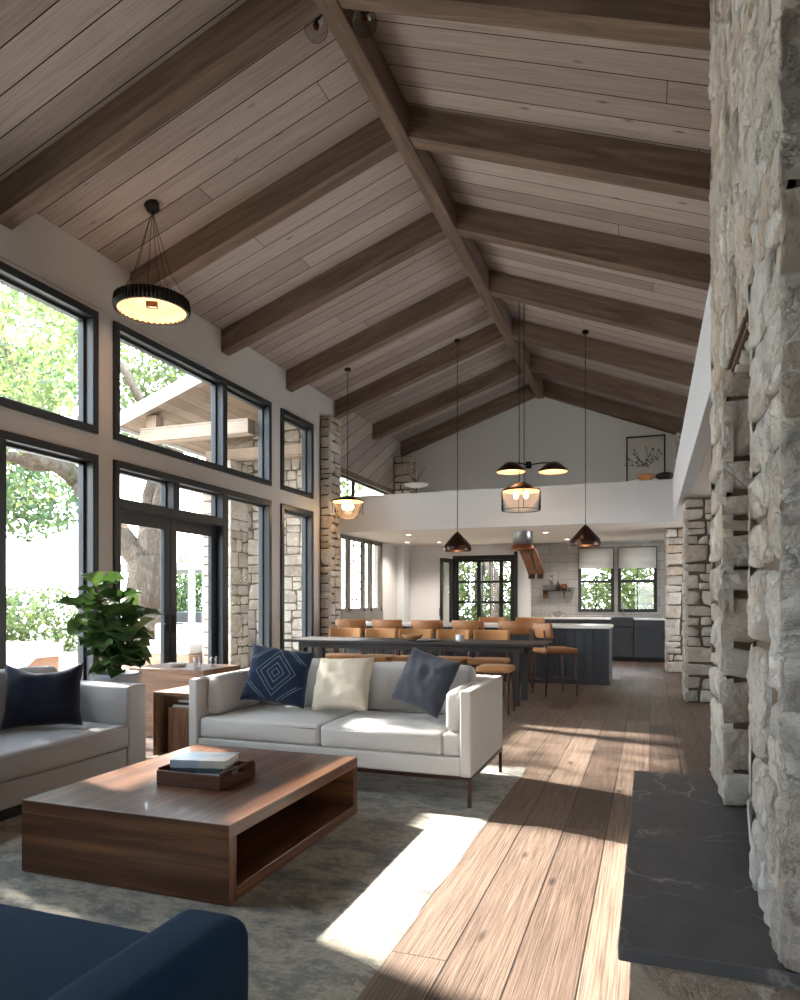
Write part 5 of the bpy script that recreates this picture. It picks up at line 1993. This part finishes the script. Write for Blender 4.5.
for dx in (-0.03, 0.05):
    mb = MB(739)
    cord(mb, QX + dx, QY, QZ + 0.44, ceil_z(QX + dx) - 0.01)
    part(mb, 'cord', M['black'], cl)
mb = MB(740)
mb.lathe([(0.0, -0.05), (0.08, -0.04), (0.08, 0.0), (0.0, 0.03)], 20, T(QX, QY, ceil_z(QX)))
part(mb, 'ceiling_rose', M['black'], cl)
lamp('cage_chandelier_light', (QX, QY, QZ + 0.1), 4, r=0.12)

# two glass globe spots on the ridge beam
for k, (x, y) in enumerate(((-2.60, 5.22), (-2.20, 5.30))):
    g = thing('globe_light', ['clear glass globe spotlight on the window side of the ridge beam', 'clear glass globe spotlight on the fireplace side of the ridge beam'][k], 'ceiling light', (x, y, 6.1), 0, 'ridge beam globe lights')
    s = 1 if k == 0 else -1
    mb = MB(750)
    mb.lathe([(0.0, 0.06), (0.045, 0.055), (0.05, 0.0), (0.03, -0.03), (0.0, -0.03)], 18, T(x, y, 6.17))
    mb.tube([(x, y, 6.18), (x + s * 0.112, y, 6.20)], 0.014, 8)
    part(mb, 'socket', M['black'], g)
    mb = MB(751)
    mb.lathe([(0.03, 0.10)] + [(0.10 * math.sin(a), 0.10 * math.cos(a)) for a in [0.4 + (PI - 0.4) * q / 12 for q in range(13)]], 24, T(x, y, 6.06))
    part(mb, 'glass_globe', M['clear_glass'], g)
    mb = MB(752)
    vs, fs = lathe([(0.0, -0.04), (0.02, -0.03), (0.028, 0.0), (0.012, 0.05), (0.0, 0.06)], 12)
    mb.add(vs, fs, T(x, y, 6.08), True)
    part(mb, 'filament_bulb', M['copper'], g)

# recessed lights in the soffit under the loft
DL = [(-4.62, 13.45), (-5.25, 15.2), (-4.55, 15.4), (-1.93, 13.9), (-1.70, 15.6)]
DLL = ['round recessed downlight in the loft soffit, alone near the parapet on the window side', 'round recessed downlight in the loft soffit closest to the taupe windows', 'round recessed downlight in the loft soffit, second from the taupe windows',
       'round recessed downlight in the loft soffit beside the steel hood', 'round recessed downlight in the loft soffit above the kitchen shelf']
for k, (x, y) in enumerate(DL):
    d = thing('recessed_downlight', DLL[k], 'ceiling light', (x, y, 2.65), 0, 'recessed soffit lights')
    mb = MB(760)
    mb.lathe([(0.075, 2.66), (0.075, 2.652), (0.055, 2.650), (0.055, 2.658)], 24, T(x, y, 0))
    part(mb, 'trim_ring', M['white'], d)
    mb = MB(761)
    mb.lathe([(0.056, 2.655), (0.0, 2.654)], 24, T(x, y, 0))
    mb.f = [q[::-1] for q in mb.f]
    part(mb, 'lens', M['downlight'], d)
    lamp('downlight_beam', (x, y, 2.63), 75, (1.0, 0.92, 0.82), 0.05, 'SPOT', (0, 0, 0), math.radians(130))

# ================================================================== LOFT
ar = thing('framed_print', 'black framed botanical sketch on the loft wall', 'picture', (-0.10, YF - 0.03, 4.6))
fx0_, fx1_, fz0, fz1 = -0.50, 0.32, 3.72, 4.98
mb = MB(770)
for (a, b, c, d) in ((fx0_, fx1_, fz1 - 0.03, fz1), (fx0_, fx1_, fz0, fz0 + 0.03), (fx0_, fx0_ + 0.03, fz0 + .03, fz1 - .03), (fx1_ - 0.03, fx1_, fz0 + .03, fz1 - .03)):
    mb.box(a, b, YF - 0.04, YF - 0.002, c, d, 0.003)
part(mb, 'picture_frame', M['black'], ar)
mb = MB(771)
mb.box(fx0_ + 0.03, fx1_ - 0.03, YF - 0.015, YF - 0.006, fz0 + .03, fz1 - .03)
part(mb, 'print_sheet', M['paper'], ar)
mb = MB(772)
rng = random.Random(5)
yy = YF - 0.0165
for k in range(9):
    p = Vector((-0.10, yy, 4.28))
    ang = PI / 2 + rng.uniform(-1.2, 1.2)
    pts = [p]
    for q in range(6):
        ang += rng.uniform(-0.25, 0.25)
        p = p + Vector((math.cos(ang), 0, math.sin(ang))) * 0.075
        pts.append(p)
        mb.lathe([(0.0, 0.001), (rng.uniform(0.012, 0.035), 0.0), (0.0, -0.001)], 8, Matrix.Translation(p + Vector((rng.uniform(-.02, .02), 0, rng.uniform(-.02, .02)))) @ Matrix.Rotation(PI / 2, 4, 'X') @ Matrix.Scale(0.6, 4, (1, 0, 0)))
    mb.tube(pts, 0.003, 4)
part(mb, 'sketched_branches', M['ink'], ar, 'grey-violet sketched twigs')

vessel('wooden_bowl', 'small tan wooden bowl on the loft parapet before the framed print', 'bowl', [(0, 0), (0.06, 0), (0.13, 0.06), (0.15, 0.10), (0.14, 0.10), (0.12, 0.06), (0.05, 0.01), (0, 0.01)], (-0.06, 12.66, 3.3605), 'tan')
vessel('black_vase', 'low black round vase on the loft parapet corner', 'vase', [(0, 0), (0.08, 0), (0.15, 0.05), (0.14, 0.10), (0.06, 0.13), (0.05, 0.13), (0.12, 0.1), (0, 0.02)], (0.24, 12.66, 3.3605), 'black')
dl = thing('dish_lamp', 'wide shallow dish lamp on a dark stem up on the loft', 'floor lamp', (-5.1, 15.4, 2.95))
mb = MB(780)
mb.lathe([(0.0, 2.951), (0.16, 2.951), (0.16, 2.97), (0.02, 2.985), (0.014, 3.2), (0.014, 4.02), (0.0, 4.02)], 24, T(-5.1, 15.4, 0))
part(mb, 'stem', M['black'], dl)
mb = MB(781)
mb.lathe([(0.0, 3.93), (0.10, 3.935), (0.27, 3.99), (0.285, 4.02), (0.26, 4.00), (0.10, 3.95), (0.0, 3.948)], 36, T(-5.1, 15.4, 0))
part(mb, 'dish', M['white'], dl)
mb = MB(782)
rng = random.Random(9)
for k in range(7):
    p = Vector((-5.1, 15.4, 4.0))
    a, e = rng.uniform(0, 6.28), rng.uniform(0.9, 1.4)
    pts = [p]
    for q in range(5):
        p = p + Vector((math.cos(a) * math.cos(e), math.sin(a) * math.cos(e), math.sin(e))) * 0.10
        e += rng.uniform(-.3, .3)
        pts.append(p)
    mb.tube(pts, [0.008, 0.007, 0.006, 0.005, 0.004, 0.003], 5)
part(mb, 'twig_spray', M['stem'], dl, 'dark dry twigs rising from the dish')
vessel('dark_planter', 'dark rounded planter on the loft by the clerestory window', 'planter', [(0, 0), (0.14, 0), (0.2, 0.16), (0.19, 0.42), (0.12, 0.56), (0.11, 0.56), (0.17, 0.42), (0, 0.05)], (-5.5, 14.6, 2.9505), 'black')

# ================================================================== OUTSIDE
mb = MB(800)
mb.add([(-60, -30, -0.06), (XL - 0.2, -30, -0.06), (XL - 0.2, 60, -0.06), (-60, 60, -0.06)], [[0, 1, 2, 3]])
mb.add([(XL - 0.2, YF + 0.2, -0.06), (40, YF + 0.2, -0.06), (40, 60, -0.06), (XL - 0.2, 60, -0.06)], [[0, 1, 2, 3]])
mb.add([(-60, -40, -0.06), (40, -40, -0.06), (40, -4.3, -0.06), (XL - 0.2, -4.3, -0.06), (XL - 0.2, -30, -0.06), (-60, -30, -0.06)], [[0, 1, 2, 3, 4, 5]])
struct('garden_ground', mb, M['lawn'])
mb = MB(801)
mb.box(-12.5, XL - 0.21, 2.0, 13.5, -0.055, 0.0)
struct('patio_paving', mb, M['patio'])

# covered porch: roof wing, its stone wall, log beam
PY0, PY1 = 9.45, 15.5
pxa, pxb = -8.45, XE + 0.3
mb = MB(802)
za, zb = ceil_z(pxa) - 0.02, ceil_z(pxb) - 0.02
mb.add([(pxa, PY0, za), (pxb, PY0, zb), (pxb, PY1, zb), (pxa, PY1, za)], [[0, 3, 2, 1]], uvs=[[(PY0, 0), (PY1, 0), (PY1, 2.8), (PY0, 2.8)]])
mb.add([(pxa, PY0, za + 0.12), (pxb, PY0, zb + 0.12), (pxb, PY1, zb + 0.12), (pxa, PY1, za + 0.12)], [[0, 1, 2, 3]], mi=1)
struct('roof', mb, [M['porch'], M['white']])
mb = MB(803)
L = math.hypot(pxb - pxa, zb - za)
mb.box(0, L, -0.03, 0.0, -0.06, 0.15, 0.004, mat=Matrix.Translation((pxa, PY0, za)) @ Matrix.Rotation(-math.atan2(zb - za, pxb - pxa), 4, 'Y'))
mb.box(pxa - 0.03, pxa, PY0, PY1, za - 0.06, za + 0.14)
struct('trim_7', mb, M['white'])
for k, (y, lab) in enumerate(((9.75, 'pale porch beam crossing just behind the white gable edge'), (11.6, 'pale porch beam crossing before the porch stone wall'))):
    mb = MB(804 + k)
    mb.box(-8.1, -6.0, y - 0.11, y + 0.11, 3.98, 4.22, 0.01)
    mb.box(-7.98, -7.78, y - 0.10, y + 0.10, 4.22, ceil_z(-7.98) - 0.02, 0.0)
    tag(mb.build('porch_beam', M['porch']), lab, 'beam', 'porch beams', 'thing')
ok_ = dict(smax=0.42, smin=0.12, asp=1.3, depth=0.03, grid=0.07, rough=0.01)
pier('porch_pillar', 'pale stone porch pillar seen through the glazed door', -8.02, -7.45, 11.35, 11.95, 0, 3.98, 810, 'xyX', 'stone_out', **ok_)
mb = MB(806)
stone_pier(mb, -7.95, -6.0, 12.3, 12.6, 0, 4.9, 820, 'y', **ok_)
o = mb.build('porch_wall', [M['stone_out'], M['mortar']])
o['kind'] = 'structure'

# trees
def leaf_cloud(mb, cen, rad, n, size, rng, shell=0.55):
    cx, cy, cz = cen
    for _ in range(n):
        while True:
            d = Vector((rng.uniform(-1, 1), rng.uniform(-1, 1), rng.uniform(-1, 1)))
            if shell < d.length <= 1 or (d.length <= 1 and rng.random() < 0.25):
                break
        p = Vector((cx + d.x * rad[0], cy + d.y * rad[1], cz + d.z * rad[2]))
        s = size * rng.uniform(0.6, 1.3)
        a = Vector((rng.uniform(-1, 1), rng.uniform(-1, 1), rng.uniform(-1, 1))).normalized()
        b = a.cross(Vector((rng.uniform(-1, 1), rng.uniform(-1, 1), rng.uniform(-1, 1)))).normalized()
        q = [p - a * s, p + b * s * 0.45, p + a * s, p - b * s * 0.45]
        k = len(mb.v)
        mb.v += q
        mb.f.append([k, k + 1, k + 2, k + 3])
        mb.uv.append([(0, 0), (1, 0), (1, 1), (0, 1)])
        mb.sm.append(False)
        mb.mi.append(0)


def wiggle(a, b, n, amp, sd):
    a, b = Vector(a), Vector(b)
    return [a.lerp(b, i / n) + Vector((noise.noise(Vector((sd, i * 0.7, 0))), noise.noise(Vector((sd, i * 0.7, 5))), noise.noise(Vector((sd, i * 0.7, 9))))) * amp * math.sin(PI * i / n) for i in range(n + 1)]


def tree(label, base, limbs, clumps, seed, leaf='tree_leaf', size=0.09, group='garden trees', cat='tree', name='tree'):
    """limbs: (pts a, b, r0, r1); clumps: (centre, radii, count)"""
    r = thing(name, label, cat, base, 0, group)
    rng = random.Random(seed)
    if limbs:
        tm = MB(seed)
        for k, (a, b, r0, r1) in enumerate(limbs):
            n = 10
            tm.tube(wiggle(a, b, n, 0.28 * (Vector(b) - Vector(a)).length * 0.35, seed + k), [r0 + (r1 - r0) * i / n for i in range(n + 1)], 10)
        part(tm, 'trunk', M['bark'], r)
    fm = MB(seed + 1)
    for (c, rad, n) in clumps:
        leaf_cloud(fm, c, rad, n, size, rng)
    part(fm, 'crown', M[leaf], r)
    return r


rng = random.Random(21)


def scatter(box, k, rr, n):
    out = []
    for _ in range(k):
        c = [rng.uniform(box[2 * i], box[2 * i + 1]) for i in range(3)]
        s = rng.uniform(*rr)
        dx = -5.8 - c[0]
        wy, wz = c[1] - 0.30 * dx, c[2] - 0.72 * dx
        if 6.3 < wy < 9.4 and 2.6 < wz < 4.9 and rng.random() < 0.7:
            continue
        out.append((c, (s, s, s * 0.7), int(n * s * s)))
    return out


# big oak behind the glazed doors
OX, OY = -10.6, 12.9
tree('huge pale-barked oak standing on the patio edge behind the glazed doors', (OX, OY, -0.06),
     [((OX, OY, -0.06), (OX - 0.1, OY, 2.3), 0.50, 0.38), ((OX - 0.1, OY, 2.1), (OX - 1.6, OY - 1.2, 4.6), 0.30, 0.15), ((OX - .1, OY, 2.1), (OX + 0.5, OY + 0.4, 4.9), 0.29, 0.15), ((OX - 0.1, OY, 2.2), (OX - 0.6, OY + 1.2, 5.4), 0.28, 0.14),
      ((OX - 1.4, OY - 1.0, 4.2), (OX - 2.5, OY - 4.2, 4.4), 0.15, 0.05), ((OX - 1.2, OY - 0.9, 3.9), (OX - 0.9, OY - 4.6, 5.2), 0.15, 0.05), ((OX - 1.5, OY - 1.1, 4.4), (OX - 2.2, OY - 2.4, 7.4), 0.13, 0.04),
      ((OX + 0.45, OY + 0.4, 4.6), (OX + 0.4, OY - 2.2, 6.8), 0.13, 0.05), ((OX - 0.9, OY - 3.2, 4.9), (OX - 2.8, OY - 5.6, 6.3), 0.08, 0.03), ((OX - 2.2, OY - 3.2, 4.3), (OX - 3.0, OY - 6.2, 3.6), 0.08, 0.03)],
     scatter((-13.5, -9.4, 8.2, 14.5, 4.4, 8.2), 62, (0.5, 1.0), 330) + scatter((-13.6, -11.5, 8.0, 12.0, 3.0, 4.4), 11, (0.35, 0.65), 260) + [((-10.0, 7.33, 6.85), (0.42, 0.42, 0.40), 260), ((-9.6, 7.1, 6.3), (0.35, 0.35, 0.3), 160)], 900)  # last two clumps added out of view to shade the charcoal pillow
# background trees and hedge
tree('tall leafy tree far beyond the oak across the garden', (-20.5, 17, -0.06), [((-20.5, 17, -0.06), (-20.5, 17, 6.5), 0.35, 0.12), ((-20.5, 17, 3.5), (-19, 15, 8), 0.16, 0.05)],
     scatter((-23, -18.5, 13.5, 20, 3.0, 11), 46, (0.8, 1.5), 130), 920, 'tree_leaf_dark', 0.15)
tree('slender leafy tree behind the porch roof', (-12.5, 25, -0.06), [((-12.5, 25, -0.06), (-12.4, 25, 7.5), 0.3, 0.1)], scatter((-15, -10, 22.5, 27, 2.5, 10), 36, (0.8, 1.4), 130), 930, 'tree_leaf', 0.14)
tree('round bright green shrub beyond the patio seats', (-16.0, 13.5, -0.06), [((-16, 13.5, -0.06), (-16, 13.5, 0.8), 0.08, 0.04)],
     scatter((-17.5, -14.6, 11.5, 15.5, 0.1, 1.5), 30, (0.5, 0.9), 330), 940, 'tree_leaf', 0.09, 'garden shrubs', 'shrub', 'round_shrub')
tree('dense green shrub behind the garden pavilion', (-16.5, 22.0, -0.06), [((-16.5, 22.0, -0.06), (-16.5, 22, 1), 0.08, 0.04)],
     scatter((-18.5, -14.8, 20.8, 23.5, 0.2, 2.6), 44, (0.5, 0.9), 300), 950, 'tree_leaf_dark', 0.1, 'garden shrubs', 'shrub', 'round_shrub')
# unseen olive added beside the lower windows to block the sun
tree('compact olive tree on the patio beside the grey sofa window', (-9.3, 5.4, -0.06), [((-9.3, 5.4, -0.06), (-9.3, 5.3, 2.4), 0.12, 0.06)],
     scatter((-10.0, -8.6, 3.5, 6.2, 0.6, 4.0), 60, (0.55, 0.8), 700) + [((-9.4, 4.1, 4.5), (0.5, 0.8, 0.4), 500), ((-9.4, 3.3, 4.2), (0.5, 0.7, 0.5), 500)], 960, 'tree_leaf_dark', 0.10, 'garden trees')
tree('broad leafy tree outside the windows behind the grey sofa', (-10.6, 2.6, -0.06), [((-10.6, 2.6, -0.06), (-10.4, 2.9, 5.2), 0.2, 0.1)],
     scatter((-11.2, -9.4, 1.6, 4.6, 5.4, 7.6), 34, (0.55, 0.8), 520), 990, 'tree_leaf', 0.11)  # unseen tree added to block sun through the nearest window bay
# trees behind the kitchen wall
tree('leafy tree seen through the black glazed kitchen door', (-5.0, 21.5, -0.06), [((-5, 21.5, -0.06), (-4.9, 21.4, 4.5), 0.22, 0.10), ((-4.2, 20.0, -0.06), (-4.25, 20.0, 5), 0.16, 0.12)],
     scatter((-7.5, -3.0, 20, 23, 0.2, 4.6), 48, (0.6, 1.0), 420), 970, 'tree_leaf', 0.1, 'trees behind the kitchen')
tree('leafy green tree seen through the kitchen windows', (0.4, 21.5, -0.06), [((0.4, 21.5, -0.06), (0.4, 21.4, 4), 0.2, 0.1)],
     scatter((-1.6, 2.4, 20, 23, 0.0, 3.4), 48, (0.6, 1.0), 460), 980, 'tree_leaf', 0.1, 'trees behind the kitchen')

# patio furniture seen through the windows
bt = thing('patio_planter', 'white-topped wooden patio planter bench beyond the picture window', 'bench', (-9.9, 8.8, 0))
mb = MB(840)
mb.box(-10.6, -9.2, 8.3, 9.1, 0.40, 0.62, 0.02, 2)
part(mb, 'top_slab', M['white'], bt)
mb = MB(841)
for k in range(8):
    mb.box(-10.55 + 0.165 * k, -10.55 + 0.165 * k + 0.16, 8.36, 9.04, 0.0, 0.40, 0.004)
part(mb, 'wooden_base', M['clay'], bt)
ch = thing('patio_lounger', 'curved white patio lounge chair on the sunny paving', 'lounge chair', (-8.9, 7.3, 0))
mb = MB(842)
vs, fs = [], []
n = 20
for i in range(n + 1):
    t = i / n
    y = 6.9 + 1.2 * t
    z = 0.30 + 0.42 * (abs(t - 0.45) ** 2) * 2.6
    for (x, dz) in ((-9.3, 0), (-8.6, 0), (-8.6, -0.06), (-9.3, -0.06)):
        vs.append((x, y, z + dz))
for i in range(n):
    for c in range(4):
        c2 = (c + 1) % 4
        fs.append([i * 4 + c, (i + 1) * 4 + c, (i + 1) * 4 + c2, i * 4 + c2])
fs += [[0, 1, 2, 3], [n * 4 + 3, n * 4 + 2, n * 4 + 1, n * 4]]
mb.add(vs, fs, None, False)
part(mb, 'seat_shell', M['white'], ch)
mb = MB(843)
mb.box(-9.15, -8.75, 7.2, 7.75, 0.0, 0.27, 0.02)
part(mb, 'pedestal', M['clay'], ch)
ps = thing('patio_sofa', 'white outdoor sofa with a wooden base before the stone porch pillar', 'outdoor sofa', (-8.85, 11.5, 0))
part(softbox(-9.6, -8.2, 11.1, 11.9, 0.28, 0.52, 0.05, 0.02, 844), 'seat_cushion', M['sofa'], ps)
part(softbox(-9.6, -8.2, 11.85, 12.08, 0.5, 0.85, 0.06, 0.02, 845), 'back_cushion', M['sofa'], ps)
mb = MB(846)
mb.box(-9.65, -8.15, 11.05, 12.1, 0.0, 0.28, 0.01)
part(mb, 'wooden_base', M['clay'], ps)
pv = thing('garden_pavilion', 'open grey garden pavilion with slim posts behind the porch pillar', 'pavilion', (-13.8, 18.2, 0))
mb = MB(850)
mb.box(-15.6, -12.3, 17.0, 19.6, 2.2, 2.42, 0.01)
part(mb, 'roof_slab', M['pot'], pv)
for (x, y) in ((-15.3, 17.2), (-12.6, 17.2), (-15.3, 19.4), (-12.6, 19.4)):
    mb = MB(851)
    mb.box(x - 0.07, x + 0.07, y - 0.07, y + 0.07, -0.06, 2.2, 0.005)
    part(mb, 'post', M['white'], pv)
mb = MB(852)
mb.box(-14.6, -13.0, 18.2, 18.9, -0.06, 0.95, 0.01)
part(mb, 'counter', M['frame'], pv)

# every object's loose ends: nothing hidden, nothing outside the main collection
bpy.context.view_layer.update()
